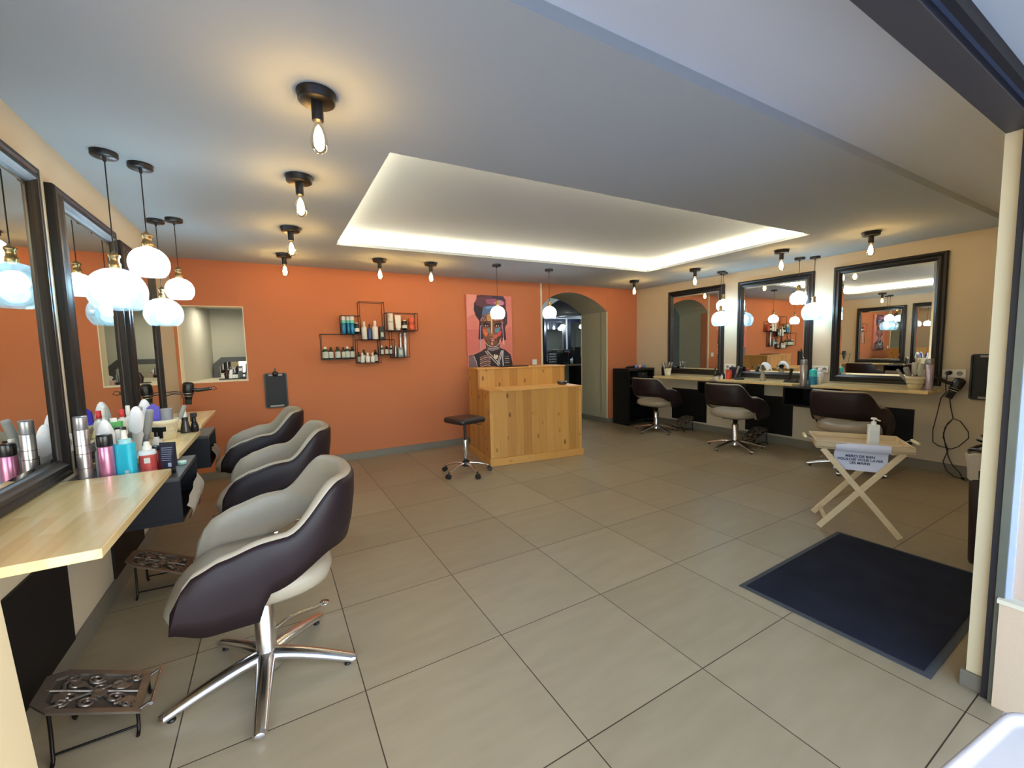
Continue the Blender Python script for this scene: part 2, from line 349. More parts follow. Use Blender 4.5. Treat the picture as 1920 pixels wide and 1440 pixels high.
# recess above the opening
cx = sum(p[0] for p in q)/4; cy = sum(p[1] for p in q)/4
def off(p, d): return (p[0]+(d if p[0] > cx else -d), p[1]+(d if p[1] > cy else -d))
Q = [off(p, .13) for p in q]; RZ = H+.135
b = MB()
b.add([(p[0], p[1], H+.028) for p in Q]+[(p[0], p[1], RZ) for p in Q], [(i, (i+1) % 4, 4+(i+1) % 4, 4+i) for i in range(4)]+[(4, 5, 6, 7)])
b.add([(x0, 1.0, RZ+.1), (x1, 1.0, RZ+.1), (x1, y1, RZ+.1), (x0, y1, RZ+.1)], [(0, 1, 2, 3)])
struct(b.build('ceiling_recess', WHITEC))
LEDM = emat('warm white led strip light', (255, 236, 200), 34.)
def ledstrip(pa, pb, label):
    pa = Vector((pa[0], pa[1], 0)); pb = Vector((pb[0], pb[1], 0)); d = (pb-pa).normalized(); n = Vector((-d.y, d.x, 0))
    c = Vector((cx, cy, 0)); 
    if (c-pa).dot(n) < 0: n = -n
    m = MB(); z0, z1 = H+.042, H+.118
    P = [pa+n*.004, pb+n*.004, pb+n*.012, pa+n*.012]
    m.hexa([(p.x, p.y, z0) for p in P]+[(p.x, p.y, z1) for p in P])
    o = m.build('led_strip', LEDM); tag(o, label, 'light strip', 'strip lights in the ceiling recess')
def lerp(a, b, t): return (a[0]+(b[0]-a[0])*t, a[1]+(b[1]-a[1])*t)
ledstrip(lerp(Q[3], Q[2], .01), lerp(Q[3], Q[2], .385), 'glowing warm strip in far ceiling recess, left length above the wall shelf')
ledstrip(lerp(Q[3], Q[2], .395), lerp(Q[3], Q[2], .99), 'glowing warm strip in far ceiling recess, right length above the reception desk')
ledstrip(lerp(Q[2], Q[1], .01), lerp(Q[2], Q[1], .43), 'glowing warm strip in right ceiling recess, length near the arch corner')
ledstrip(lerp(Q[2], Q[1], .44), lerp(Q[2], Q[1], .99), 'glowing warm strip in right ceiling recess, length nearest the entrance')
ledstrip(lerp(Q[0], Q[3], .01), lerp(Q[0], Q[3], .99), 'glowing warm strip hidden along the left edge of the ceiling recess')
ledstrip(lerp(Q[1], Q[0], .01), lerp(Q[1], Q[0], .99), 'glowing warm strip hidden along the near edge of the ceiling recess')

# ---- sliding door lintel, track and outside jamb
DARKG = pm('dark grey door frame aluminium', (70, 68, 70), .5, .3)
b = MB(); b.box((-1.6, .366, 1.998), (2.26, .437, H+.1)); struct(b.build('trim_6', DARKG, bevel=.002))
b = MB(); b.box((-1.6, .345, 2.02), (2.26, .366, H+.1)); struct(b.build('trim_7', pm('blue grey door track', (92, 112, 150), .4, .4)))
b = MB(); b.box((-1.6, .329, 1.995), (2.26, .345, H+.1)); b.box((-1.6, -.05, 2.03), (5, .329, H+.1), 1); struct(b.build('trim_8', [pm('black brush seal', (14, 14, 20), .9), WHITEC]))
b = MB(); b.box((2.178, .373, 0), (2.26, .392, 2.0)); struct(b.build('trim_9', pm('black rubber door seal', (28, 24, 30), .6)))
b = MB(); b.box((2.168, .352, 0), (2.26, .373, 2.0)); struct(b.build('trim_10', pm('grey green aluminium door frame', (104, 108, 98), .4, .4, noise=.2, nscale=12)))
b = MB(); b.box((2.18, .338, 0), (2.26, .352, 2.0)); struct(b.build('trim_11', pm('pale blue lacquered edge', (190, 200, 222), .4)))
b = MB(); b.box((2.2, -.8, 0), (3.6, .338, 2.4)); struct(b.build('wall_entrance_right', mat_wall('pinkish beige render', (205, 178, 158), bump=.35)))
b = MB(); b.box((2.155, -.8, 0), (2.2, .36, .385)); b.box((2.15, -.8, .385), (2.2, .365, .4), 1); struct(b.build('wall_ledge', [mat_wall('peach ledge render', (214, 188, 160), bump=.4), CREAMW]))  # paler top slab colour stands for daylight falling on the beige ledge
# ---- camera
cam = bpy.data.cameras.new('camera'); co = bpy.data.objects.new('camera', cam); COL.objects.link(co); SC.camera = co
R_ = Vector((0.86524986, -0.50082764, -0.02267928)); U_ = Vector((0.06177479, 0.0616137, 0.99618654)); F_ = Vector((0.4975204, 0.86335128, -0.08424977))
co.matrix_world = Matrix(((R_.x, U_.x, -F_.x, 0), (R_.y, U_.y, -F_.y, 0), (R_.z, U_.z, -F_.z, 1.31018), (0, 0, 0, 1)))
cam.sensor_width = 36; cam.lens = 14.677; cam.clip_start = .03; cam.clip_end = 60
# ---- view
SC.view_settings.view_transform = 'Standard'; SC.view_settings.look = 'None'; SC.view_settings.gamma = 1; SC.view_settings.use_curve_mapping = False
SC.view_settings.exposure = 0.
# ---- daylight through the open front
w = bpy.data.worlds.new('sky'); SC.world = w; w.use_nodes = True
bg = w.node_tree.nodes['Background']
sky = w.node_tree.nodes.new('ShaderNodeTexSky'); sky.sky_type = 'NISHITA'; sky.sun_disc = False; sky.sun_elevation = radians(35); sky.sun_rotation = radians(120)
tint = w.node_tree.nodes.new('ShaderNodeMix'); tint.data_type = 'RGBA'; tint.blend_type = 'MULTIPLY'; tint.inputs[0].default_value = 1; tint.inputs[7].default_value = (1.04, 1.0, .93, 1)
w.node_tree.links.new(sky.outputs[0], tint.inputs[6]); w.node_tree.links.new(tint.outputs[2], bg.inputs[0]); bg.inputs[1].default_value = 1.4

# ================================================================== ceiling lamps with bare filament bulbs
LAMPB = pm('dark bronze lamp metal', (34, 29, 24), .45, .3)
GLASSB = clearglass('clear bulb glass', (255, 250, 235), .2)
FIL = emat('glowing filament', (255, 196, 110), 260.)
FILC = emat('hot bulb core', (255, 208, 130), 200.)
def ceiling_lamp():
    t = thing('ceiling_lamp', 'x', 'lamp', (0, 0, H), 0, 'bare bulb ceiling lamps')
    m = MB(); m.lathe([(.0705, 0), (.0705, -.008), (.066, -.013), (.066, -.03), (.06, -.034), (.0001, -.034)], n=36); m.build('base_plate', LAMPB, t)
    m = MB(); m.lathe([(.021, -.034), (.021, -.098), (.019, -.1), (.0001, -.1)], n=20); m.build('socket', LAMPB, t)
    m = MB(); m.lathe([(.0135, -.098), (.0145, -.11), (.019, -.125), (.027, -.15), (.0315, -.172), (.031, -.188), (.024, -.205), (.012, -.215), (.0001, -.218)], n=24, caps=False); g = m.build('bulb', GLASSB, t)
    m = MB()
    for k in range(6):
        a = k*pi/3; m.cyl((.011*cos(a), .011*sin(a), -.13), (.0145*cos(a+.5), .0145*sin(a+.5), -.196), .0012, n=5)
    m.build('filament', FIL, g)
    m = MB(); m.lathe([(.0001, -.112), (.009, -.125), (.017, -.15), (.019, -.17), (.012, -.19), (.0001, -.2)], n=16); m.build('glow', FILC, g)
    return t
lamp0 = ceiling_lamp()
spots = [(.213, 1.8, 'black ceiling lamp with bare glowing bulb, nearest and largest in the left row'),
 (.2, 2.66, 'black ceiling lamp with bare bulb, second from the front in the left row'),
 (.198, 3.74, 'black ceiling lamp with bare bulb, third from the front in the left row'),
 (.18, 4.74, 'black ceiling lamp with bare bulb, far end of left row against the orange wall'),
 (1.065, 4.6, 'black ceiling lamp with bare bulb, directly above the wire wall shelf'),
 (1.618, 4.57, 'black ceiling lamp with bare bulb, between the wire shelf and the portrait'),
 (4.796, 4.58, 'black ceiling lamp with bare bulb, right of the arch near the back corner'),
 (4.83, 3.57, 'black ceiling lamp with bare bulb, above the far right mirror'),
 (4.77, 2.48, 'black ceiling lamp with bare bulb, above the middle right mirror'),
 (4.772, 1.715, 'black ceiling lamp with bare bulb, above the nearest right mirror')]
for i, (x, y, lb) in enumerate(spots):
    if i == 0: lamp0.location = (x, y, H); lamp0['label'] = lb
    else: dup(lamp0, (x, y, H), 0, lb)

# ================================================================== glass pendant lamps
PG = clearglass('pale blue ribbed lamp glass', (196, 232, 244), .3, .05, .16, rib=64)
PW = clearglass('frosted pale lamp glass', (232, 246, 252), .2, .08, .72)
PE = emat('cool white lamp bulb', (226, 238, 250), 95.)
def pendant(kind, z):
    """z = height of the glass centre above the floor; object origin at the ceiling"""
    big = kind == 'big'; R = .116 if big else .086; hh = .98
    t = thing('pendant_lamp', 'x', 'lamp', (0, 0, H), 0, 'glass pendant lamps'); d = z-H
    m = MB(); m.lathe([(.052, 0), (.052, -.02), (.049, -.024), (.0001, -.024)], n=30); m.lathe([(.008, -.024), (.006, -.045), (.0001, -.045)], n=10)
    m.build('canopy', BLACKM, t)
    top = d+R*hh*.97
    m = MB(); m.cyl((0, 0, -.03), (0, 0, top+.075), .0028, n=7); m.build('cord', BLACKM, t)
    m = MB(); m.lathe([(.005, top+.085), (.012, top+.075), (.024, top+.066), (.024, top+.058), (.019, top+.052), (.019, top+.03), (.023, top+.026), (.023, top-.004), (.0001, top-.004)], n=20); m.build('socket', BRASS, t)
    pr = []
    for i in range(15):
        a = radians(8)+(radians(138)-radians(8))*i/14; pr.append((R*sin(a)**.9, d+R*hh*cos(a)))
    m = MB(); m.lathe(pr, n=48, caps=False); m.build('glass_shade', PG if big else PW, t)
    m = MB(); m.sphere((0, 0, d+R*hh*.25), .05 if big else .045, n=16); m.build('bulb', PE, t)
    return t
pp = [('big', -.625, 2.757, 1.63, 'large ribbed glass pendant hanging nearest on the left wall side, lower of the pair'),
 ('small', -.512, 2.85, 1.79, 'round frosted glass pendant on the left, upper of the nearest pair'),
 ('big', -.65, 3.93, 1.62, 'large ribbed glass pendant on the left, lower of the farther pair before the hatch'),
 ('small', -.533, 3.846, 1.785, 'round frosted glass pendant on the left, upper of the farther pair'),
 ('small', 2.34, 4.357, 1.725, 'round glass pendant hanging in front of the portrait painting'),
 ('small', 3.083, 4.36, 1.745, 'round glass pendant hanging in front of the arch left edge'),
 ('small', 5.48, 3.6, 1.838, 'round frosted pendant by far right mirror, upper of that pair'),
 ('big', 5.355, 3.55, 1.64, 'large glass pendant by far right mirror, lower of that pair'),
 ('small', 5.39, 2.6, 1.817, 'round frosted pendant by middle right mirror, upper of that pair'),
 ('big', 5.5, 2.49, 1.65, 'large glass pendant between middle and nearest right mirrors, lower of that pair')]
for kind, x, y, z, lb in pp:
    t = pendant(kind, z); t.location = (x, y, H); t['label'] = lb

# ================================================================== framed wall mirrors
def mirror(side, y0, y1, z0, z1, label):
    """side -1 hangs on the left wall facing +x, +1 on the right wall facing -x; modelled facing -y then turned"""
    W = y1-y0; Hh = z1-z0; fw = .082
    t = thing('wall_mirror', label, 'mirror', ((XL if side < 0 else XR), (y0+y1)/2, z0), (pi/2 if side < 0 else -pi/2), 'black framed styling mirrors')
    # profile across the frame: (distance inward, height off the wall)
    prof = [(0, .0), (0, .026), (.006, .034), (.02, .036), (.03, .03), (.045, .04), (.058, .042), (.066, .034), (.076, .026), (.082, .018), (.082, .0)]
    m = MB()
    def ring(d, h): return [(-W/2+d, -h, d), (W/2-d, -h, d), (W/2-d, -h, Hh-d), (-W/2+d, -h, Hh-d)]
    rows = [ring(d, h) for d, h in prof]
    for k in range(len(rows)-1):
        a, c = rows[k], rows[k+1]
        for i in range(4):
            j = (i+1) % 4; m.add([a[i], a[j], c[j], c[i]], [(0, 1, 2, 3)])
    m.build('frame', FRAMEM, t, bevel=.0015, seg=1)
    m = MB(); w = W/2-fw+.004; bz = .02
    o4 = [(-w, -.014, fw-.004), (w, -.014, fw-.004), (w, -.014, Hh-fw+.004), (-w, -.014, Hh-fw+.004)]
    i4 = [(-w+bz, -.017, fw+bz), (w-bz, -.017, fw+bz), (w-bz, -.017, Hh-fw-bz), (-w+bz, -.017, Hh-fw-bz)]
    m.add(i4, [(0, 1, 2, 3)])
    for i in range(4): j = (i+1) % 4; m.add([o4[i], o4[j], i4[j], i4[i]], [(0, 1, 2, 3)])
    m.build('mirror_glass', MIRROR, t)
    return t
mirror(-1, 1.62, 2.54, .80, 2.10, 'large dark framed mirror on the left wall, nearest to the camera')
mirror(-1, 2.67, 3.545, .80, 2.088, 'dark framed mirror on the left wall, middle of three')
mirror(-1, 3.64, 4.53, .80, 2.065, 'dark framed mirror on the left wall, farthest and next to the hatch')
mirror(1, 1.418, 2.348, .852, 2.145, 'dark framed mirror on the right wall, nearest to the clipboard')
mirror(1, 2.548, 3.478, .848, 2.145, 'dark framed mirror on the right wall, middle of three')
mirror(1, 3.68, 4.64, .855, 2.155, 'dark framed mirror on the right wall, farthest near the black shelf unit')

# ================================================================== counters, shelf boxes, kick panels
def counter(side, y0, y1, xf, zt, label, th=.028):
    X = XL if side < 0 else XR
    t = MB(); xc = (X+xf)/2; t.box((X-xc, -(y1-y0)/2, -th), (xf-xc, (y1-y0)/2, 0))
    o = t.build('counter_top', COUNTER, None, bevel=.003); o.location = (xc, (y0+y1)/2, zt); tag(o, label, 'counter', 'butcher block styling counters'); return o
counter(-1, 1.5, 2.42, -.425, .798, 'light wood styling counter on the left, nearest, empty top')
counter(-1, 2.76, 3.55, -.448, .798, 'light wood styling counter on the left, middle one with combs and bottles')
counter(-1, 3.82, 4.78, -.475, .798, 'light wood styling counter on the left, farthest under the hair dryer')
CR = 5.235
counter(1, 1.40, 2.37, CR, .828, 'wooden styling counter on the right wall under the nearest mirror')
counter(1, 2.56, 3.52, CR, .828, 'wooden styling counter on the right wall under the middle mirror')
counter(1, 3.63, 4.60, CR, .828, 'wooden styling counter on the right wall under the farthest mirror')
def shelf_box(side, y0, y1, depth, z0, z1, label):
    t = thing('shelf_box', label, 'cabinet', ((XL if side < 0 else XR), (y0+y1)/2, z0), (pi/2 if side < 0 else -pi/2), 'black open boxes between the counters')
    W = (y1-y0)/2; h = z1-z0; th = .018
    m = MB(); m.box((-W, -depth, h-th), (W, 0, h)); m.build('top_panel', pm('grey black laminate top', (46, 45, 46), .4, noise=.1), t, bevel=.001)
    m = MB(); m.box((-W, -depth, 0), (W, 0, th)); m.build('bottom_panel', BOXM, t, bevel=.001)
    for s in (-1, 1):
        m = MB(); m.box((s*W, -depth, th), (s*(W-th), 0, h-th)); m.build('side_panel', BOXM, t, bevel=.001)
    m = MB(); m.box((-W+th, -.012, th), (W-th, -.004, h-th)); m.build('back_panel', BOXM, t)
    return t
shelf_box(-1, 2.34, 2.83, .43, .562, .769, 'dark open shelf box between nearest and middle left counters')
shelf_box(-1, 3.46, 3.86, .42, .55, .769, 'dark open shelf box between middle and farthest left counters')
shelf_box(1, 2.23, 2.65, .43, .57, .799, 'black open shelf box between nearest and middle right counters')
shelf_box(1, 3.10, 3.79, .43, .60, .799, 'black open shelf box between middle and farthest right counters')
for (sd, y0, y1, z0, z1, lb) in ((-1, 1.75, 2.44, .1, .525, 'black wall panel under the nearest left counter'), (-1, 3.0, 3.6, .1, .525, 'black wall panel under the middle left counter'), (-1, 4.0, 4.6, .1, .525, 'black wall panel under the farthest left counter'),
    (1, 1.6, 2.3, .14, .6, 'black wall panel under the nearest right counter'), (1, 2.74, 3.34, .125, .62, 'black wall panel under the middle right counter'), (1, 3.94, 4.56, .125, .62, 'black wall panel under the farthest right counter')):
    X = XL if sd < 0 else XR
    m = MB(); m.box((X, y0, z0), (X-sd*.012, y1, z1)); tag(m.build('kick_panel', BLACKP, bevel=.001), lb, 'panel', 'black wall panels under the counters')

# ================================================================== styling chairs (local front = +y)
def chair(label):
    t = thing('styling_chair', label, 'chair', (0, 0, 0), 0, 'two tone salon chairs')
    # U-shaped band: stations from the left front tip round the back to the right front tip
    NS = 81; st = []
    hw, yb, yf = .272, -.03, .25
    Ls = yf-yb; La = pi*.275; tot = 2*Ls+La
    for i in range(NS):
        u = i/(NS-1)*tot
        if u < Ls: x, y, nx, ny = -hw, yf-u, -1, 0; 
        elif u > Ls+La: x, y, nx, ny = hw, yb+(u-Ls-La), 1, 0
        else:
            a = pi+(u-Ls)/La*pi; ex = 2.3
            ca, sa = cos(a), sin(a); x = hw*(abs(ca)**(2/ex))*(1 if ca > 0 else -1); y = yb-.262*(abs(sa)**(2/ex)); nx, ny = ca, sa
        st.append((x, y, nx, ny, min(u, tot-u)))
    def sm(a, b_, x): x = max(0, min(1, (x-a)/(b_-a))); return x*x*(3-2*x)
    def ztop(u):
        z = .605+.035*sm(0, .1, u)+.04*sm(.05, .32, u)      # arm
        return z-.035*(1-sm(0, .022, u))+.155*sm(.33, .53, u)
    def zbot(u):
        return .425-.035*sm(0, .12, u)+.09*sm(.25, .28, u)+.085*sm(.27, .5, u)
    def lean(u): return .015*sm(0, .2, u)+.045*sm(.3, .6, u)
    outer = []; inner = []
    for (x, y, nx, ny, u) in st:
        zt, zb = ztop(u), zbot(u); ln = lean(u); tk = .036+.012*sm(.3, .6, u); hgt = zt-zb
        pinch = .5+.5*sm(0, .05, u)
        # cream padding: closed loop in (offset along normal, z)
        r = tk*.5*pinch
        loop = [(-r, zb+.012), (-r*1.25, zb+hgt*.3), (-r*1.25, zb+hgt*.7), (-r, zt-.018), (-r*.55, zt-.004), (0, zt), (r*.6, zt-.003), (r, zt-.014), (r*.9, zb+hgt*.5), (r*.8, zb+.006), (0, zb+.004)]
        sk = .3*(1-sm(.02, .3, u))
        inner.append([Vector((x+nx*(o-.012+ln*((z-.42)/.45)), y+ny*(o-.012+ln*((z-.42)/.45))-sk*(z-.42), z)) for o, z in loop])
        ro = r*.9
        lo = [(ro-.004, zb+.002), (ro+.012, zb), (ro+.02, zb+hgt*.25), (ro+.021, zb+hgt*.6), (ro+.014, zt-.03), (ro+.004, zt-.012), (ro-.006, zt-.014), (ro-.004, zb+hgt*.5)]
        outer.append([Vector((x+nx*(o-.012+ln*((z-.42)/.45)), y+ny*(o-.012+ln*((z-.42)/.45))-sk*(z-.42), z)) for o, z in lo])
    for nm, rows, mt in (('inner_padding', inner, CREAML), ('outer_shell', outer, BROWNL)):
        m = MB(); m.grid(rows, wrap=True)
        for rw, fl in ((rows[0], 0), (rows[-1], 1)):
            n = len(rw); c = sum(rw, Vector())/n; tip = c+Vector((0, .014, 0)); vs = rw+[tip]
            fs = [(i, (i+1) % n, n) for i in range(n)]
            m.add(vs, fs if fl else [f[::-1] for f in fs], 0, True)
        m.build(nm, mt, t)
    # seat cushion: rounded slab with drooping nose
    m = MB(); rows = []
    prof = [(.0, .395), (.55, .392), (.85, .402), (.97, .425), (1.0, .455), (.97, .485), (.87, .503), (.6, .506), (.0, .503)]
    n = 40
    for k, (s_, z) in enumerate(prof):
        rw = []
        for i in range(n):
            a = 2*pi*i/n; ca, sa = cos(a), sin(a); ex = 3.2
            x = .252*(abs(ca)**(2/ex))*(1 if ca > 0 else -1); y = .278*(abs(sa)**(2/ex))*(1 if sa > 0 else -1)
            yy = y*s_+.02; zz = z-(.035*max(0, (yy-.15)/.13)**1.3 if yy > .15 else 0)-.02*(1-abs(x*s_)/.25)*(1 if z > .48 else 0)
            rw.append(Vector((x*s_, yy, zz)))
        rows.append(rw)
    m.grid(rows, wrap=True); m.build('seat_cushion', CREAML, t)
    m = MB(); m.box((-.1, -.12, .375), (.1, .12, .396)); m.build('seat_plate', BLACKM, t, bevel=.004)
    # chrome column and star base
    m = MB(); m.lathe([(.0001, .03), (.05, .03), (.052, .045), (.042, .08), (.037, .1), (.037, .30), (.032, .305), (.024, .38), (.0001, .38)], n=28); m.build('column', CHROME, t)
    for k in range(5):
        a = 2*pi*k/5+radians(32); m = MB(); rows = []
        for j in range(9):
            s_ = j/8; r = .02+.315*s_; z = .086-.062*s_**1.5; wd = .034-.011*s_; hh = .028-.010*s_
            rows.append([Vector((r*cos(a)-wd*cos(p)*sin(a), r*sin(a)+wd*cos(p)*cos(a), z+hh*sin(p)*(1 if sin(p) > 0 else .8))) for p in [2*pi*q_/12 for q_ in range(12)]])
        m.grid(rows, wrap=True)
        rw = rows[-1]; c = sum(rw, Vector())/12; d = Vector((cos(a), sin(a), 0)); ring2 = [c+(v-c)*.7+d*.012 for v in rw]; m.grid([rw, ring2], wrap=True); m.add(ring2+[c+d*.017], [(i, (i+1) % 12, 12) for i in range(12)], 0, True)
        lg = m.build('leg', CHROME, t)
        m = MB(); m.lathe([(.012, 0), (.014, .003), (.012, .01), (.0001, .01)], c=(.312*cos(a), .312*sin(a), 0), n=12); m.build('glide', BLACKM, lg)
    return t
def pedal(t, ang):
    m = MB(); c, s = cos(ang), sin(ang)
    pts = [(.03*c, .03*s, .17), (.1*c, .1*s, .178), (.17*c, .17*s, .165), (.23*c, .23*s, .148), (.265*c, .265*s, .146)]
    m.tube(pts, [.009, .009, .009, .008, .008], n=8)
    m.lathe([(.0001, 0), (.02, 0), (.021, .006), (.0001, .008)], c=(.28*c, .28*s, .142), n=14, sx=1.2)
    return m.build('pump_pedal', pm('worn chrome pedal', (205, 200, 192), .25, 1.), t)
ch0 = chair('brown and cream salon chair nearest the camera, beside the left counter')
pd = pedal(ch0, radians(-57))
def put_chair(x, y, rz, label, dleg=0, dped=0, first=False):
    r = ch0 if first else dup(ch0, (0, 0, 0), 0)
    r.location = (x, y, 0); r.rotation_euler = (0, 0, radians(rz)); r['label'] = label
    for c in kids(r):
        if c.name.startswith('leg'): c.rotation_euler = (0, 0, radians(dleg))
        if c.name.startswith('pump_pedal'): c.rotation_euler = (0, 0, radians(dped))
    return r
put_chair(-.085, 1.915, 90, 'brown and cream salon chair nearest the camera, beside the left counter', first=True)
put_chair(-.04, 3.08, 90, 'brown and cream salon chair in the middle of the left row')
put_chair(-.14, 4.1, 92, 'brown and cream salon chair farthest in the left row, before the orange wall')
put_chair(5.07, 4.39, -88, 'brown and cream salon chair beside the black shelf unit, far right row', 22, -150)
put_chair(5.0, 3.09, -92, 'brown and cream salon chair in the middle of the right row', 18, 165)
put_chair(5.05, 1.92, -90, 'brown and cream salon chair behind the folding tray table', 30, -60)

# ================================================================== reception desk
DESK = mat_planks('pine planks front', (158, 104, 44), (214, 160, 84), (0, 2), .098, rough=.5, knots=.85, length=60., grain=1.)
DESKS = mat_planks('pine planks side', (158, 104, 44), (212, 158, 84), (1, 2), .098, rough=.5, knots=.8, length=60., grain=1.)
DTRIM = mat_planks('pine trim', (186, 128, 58), (216, 162, 88), (2, 0), .3, rough=.5, knots=.5, length=1.2, grain=1.)
d = thing('reception_desk', 'two level knotty pine reception desk in front of the orange wall', 'desk', (2.091, 4.103, 0), atan2(-.156, 1.127))
W = 1.138; D = .80; zl = .852; zu = 1.083; yu = .40
m = MB(); m.box((0, 0, 0), (W, .02, zl-.016)); m.build('front_panel', DESK, d, bevel=.001)
m = MB(); m.prism([(.0005, 0), (D, 0), (D, zu-.015), (yu, zu-.015), (yu, zl-.016), (.0005, zl-.016)], -.018, 0, plane='yz'); m.build('side_panel', DESKS, d, bevel=.001)
m = MB(); m.prism([(.0005, 0), (D, 0), (D, zu-.015), (yu, zu-.015), (yu, zl-.016), (.0005, zl-.016)], W, W+.018, plane='yz'); m.build('side_panel', DESKS, d, bevel=.001)
m = MB(); m.box((-.024, -.014, zl-.016), (W+.024, yu, zl)); m.build('lower_top', DTRIM, d, bevel=.003)
m = MB(); m.box((.0, yu, zl-.02), (W, yu+.02, zu-.015)); m.build('upper_front_panel', DESK, d, bevel=.001)
m = MB(); m.box((-.024, yu-.014, zu-.015), (W+.024, D+.01, zu)); m.build('upper_top', DTRIM, d, bevel=.003)
m = MB(); m.box((-.03, -.03, 0), (W+.03, 0, .085)); m.build('plinth', DTRIM, d, bevel=.003)
m = MB(); m.box((-.036, -.03, 0), (-.018, D, .085)); m.build('plinth', DTRIM, d, bevel=.003)
m = MB(); m.box((0, D-.02, 0), (W, D, .75)); m.build('back_panel', DESK, d)
for xx in (0, W):
    m = MB(); m.box((xx-.02, -.006, .085), (xx+.02, .018, zl-.016)); m.build('corner_strip', DTRIM, d, bevel=.002)
def desk_pt(x, y, z):
    a = atan2(-.156, 1.127); return (2.091+x*cos(a)-y*sin(a), 4.103+x*sin(a)+y*cos(a), z)
DA = atan2(-.156, 1.127)
t = thing('laptop_tray', 'flat black tablet lying on the desk upper ledge below the portrait', 'tablet', desk_pt(.50, .60, zu), DA)
m = MB(); m.box((-.19, -.11, .0), (.19, .11, .012)); m.build('case', BLACKM, t, bevel=.004)
m = MB(); m.box((-.17, -.095, .0122), (.17, .095, .0135)); m.build('screen', pm('dark glossy screen', (12, 12, 16), .1), t)
t = thing('card_dish', 'small dark round dish on the lower desk ledge, right end', 'dish', desk_pt(1.02, .22, zl), DA)
m = MB(); m.lathe([(.0001, 0), (.045, 0), (.06, .012), (.062, .035), (.056, .036), (.05, .012), (.0001, .008)], n=28); m.build('bowl', pm('dark stone dish', (60, 50, 46), .4, noise=.2), t)
m = MB(); m.lathe([(.056, .036), (.062, .036), (.062, .042), (.056, .042), (.056, .036)], n=28, caps=False); m.build('rim', STEEL, t)
# ================================================================== rolling stool
t = thing('rolling_stool', 'low black rolling stool with chrome star base beside the desk', 'stool', (1.735, 4.03, 0), radians(14))
m = MB(); p0 = rrect(.34, .34, .05, 6)
rows = []
for s_, z in ((.0, .548), (.8, .548), (.96, .553), (1., .568), (1., .585), (.97, .6), (.88, .607), (.4, .611), (0, .611)): rows.append([Vector((x*s_, y*s_, z)) for x, y in p0])
m.grid(rows, wrap=True); m.build('seat', pm('black brown stool leather', (34, 27, 27), .35, noise=.15, nscale=40), t)
m = MB(); m.cyl((0, 0, .35), (0, 0, .55), .014); m.build('gas_rod', BLACKM, t)
m = MB(); m.lathe([(.0001, .1), (.024, .1), (.024, .36), (.02, .366), (.0001, .366)], n=20); m.build('column', CHROME, t)
m = MB(); m.lathe([(.0001, .08), (.038, .08), (.04, .09), (.04, .125), (.034, .132), (.0001, .132)], n=20); m.build('hub', BLACKM, t)
m = MB(); m.tube([(.03, -.02, .545), (.09, -.06, .53), (.12, -.08, .518), (.15, -.1, .52)], .005, n=6); m.build('height_lever', BLACKM, t)
for k in range(5):
    a = radians(-100)+2*pi*k/5; c_, s_ = cos(a), sin(a); m = MB()
    m.tube([(.03*c_, .03*s_, .112), (.12*c_, .12*s_, .104), (.2*c_, .2*s_, .083), (.245*c_, .245*s_, .066)], [.017, .015, .013, .012], n=10, flat=.8)
    lg = m.build('leg', CHROME, t)
    m = MB(); x, y = .245*c_, .245*s_
    m.cyl((x, y, .04), (x, y, .075), .01); n_ = Vector((-s_, c_, 0))
    for sd in (-1, 1): p_ = Vector((x+.012*c_, y+.012*s_, .025)); m.cyl(p_+n_*sd*.006, p_+n_*sd*.02, .025, n=18)
    m.build('caster', pm('dark grey castor rubber', (30, 32, 34), .5), lg)

# ================================================================== entrance mat
m = MB(); A = [(2.131, 1.271), (3.315, 1.301), (3.40, .70), (2.129, .511)]
A = [(2.13, .511), (3.33, .545), (3.313, 1.300), (2.125, 1.271)]
m = MB(); m.prism(A, .0005, .004); o = m.build('entrance_mat', pm('grey mat rubber border', (70, 74, 78), .75, noise=.1, nscale=60)); tag(o, 'large charcoal entrance mat with grey rubber border on the tiles', 'mat')
cxm = sum(p[0] for p in A)/4; cym = sum(p[1] for p in A)/4
B = [(cxm+(x-cxm)*.955, cym+(y-cym)*.93) for x, y in A]
m = MB(); m.prism(B, .004, .0085); m.build('pile', pm('charcoal mat pile', (40, 43, 54), .95, spec=.1, noise=.35, nscale=5, bump=.4), o)

# ================================================================== folding tray table with sign
TW = mat_planks('pale pine', (196, 172, 132), (232, 212, 172), (1, 0), .06, rough=.5, length=1., grain=.7)
u = Vector((.513, -.858, 0)); v = Vector((.858, .513, 0)); ang = atan2(u.y, u.x); P0 = Vector((3.235, 1.415, 0))
t = thing('folding_tray_table', 'pale wooden folding tray table with crossed legs beside the charcoal mat', 'table', P0, ang)
TL, TD, ZT = .515, .40, .585
m = MB(); m.box((.0, .0, ZT), (TL, TD, ZT+.008)); m.build('tray_board', TW, t)
for nm, a_, b_ in (('tray_rim', (0, 0, ZT-.006), (TL, .012, ZT+.04)), ('tray_rim', (0, TD-.012, ZT-.006), (TL, TD, ZT+.04)), ('tray_rim', (0, .012, ZT-.006), (.012, TD-.012, ZT+.04)), ('tray_rim', (TL-.012, .012, ZT-.006), (TL, TD-.012, ZT+.04))):
    m = MB(); m.box(a_, b_); m.build(nm, TW, t, bevel=.002)
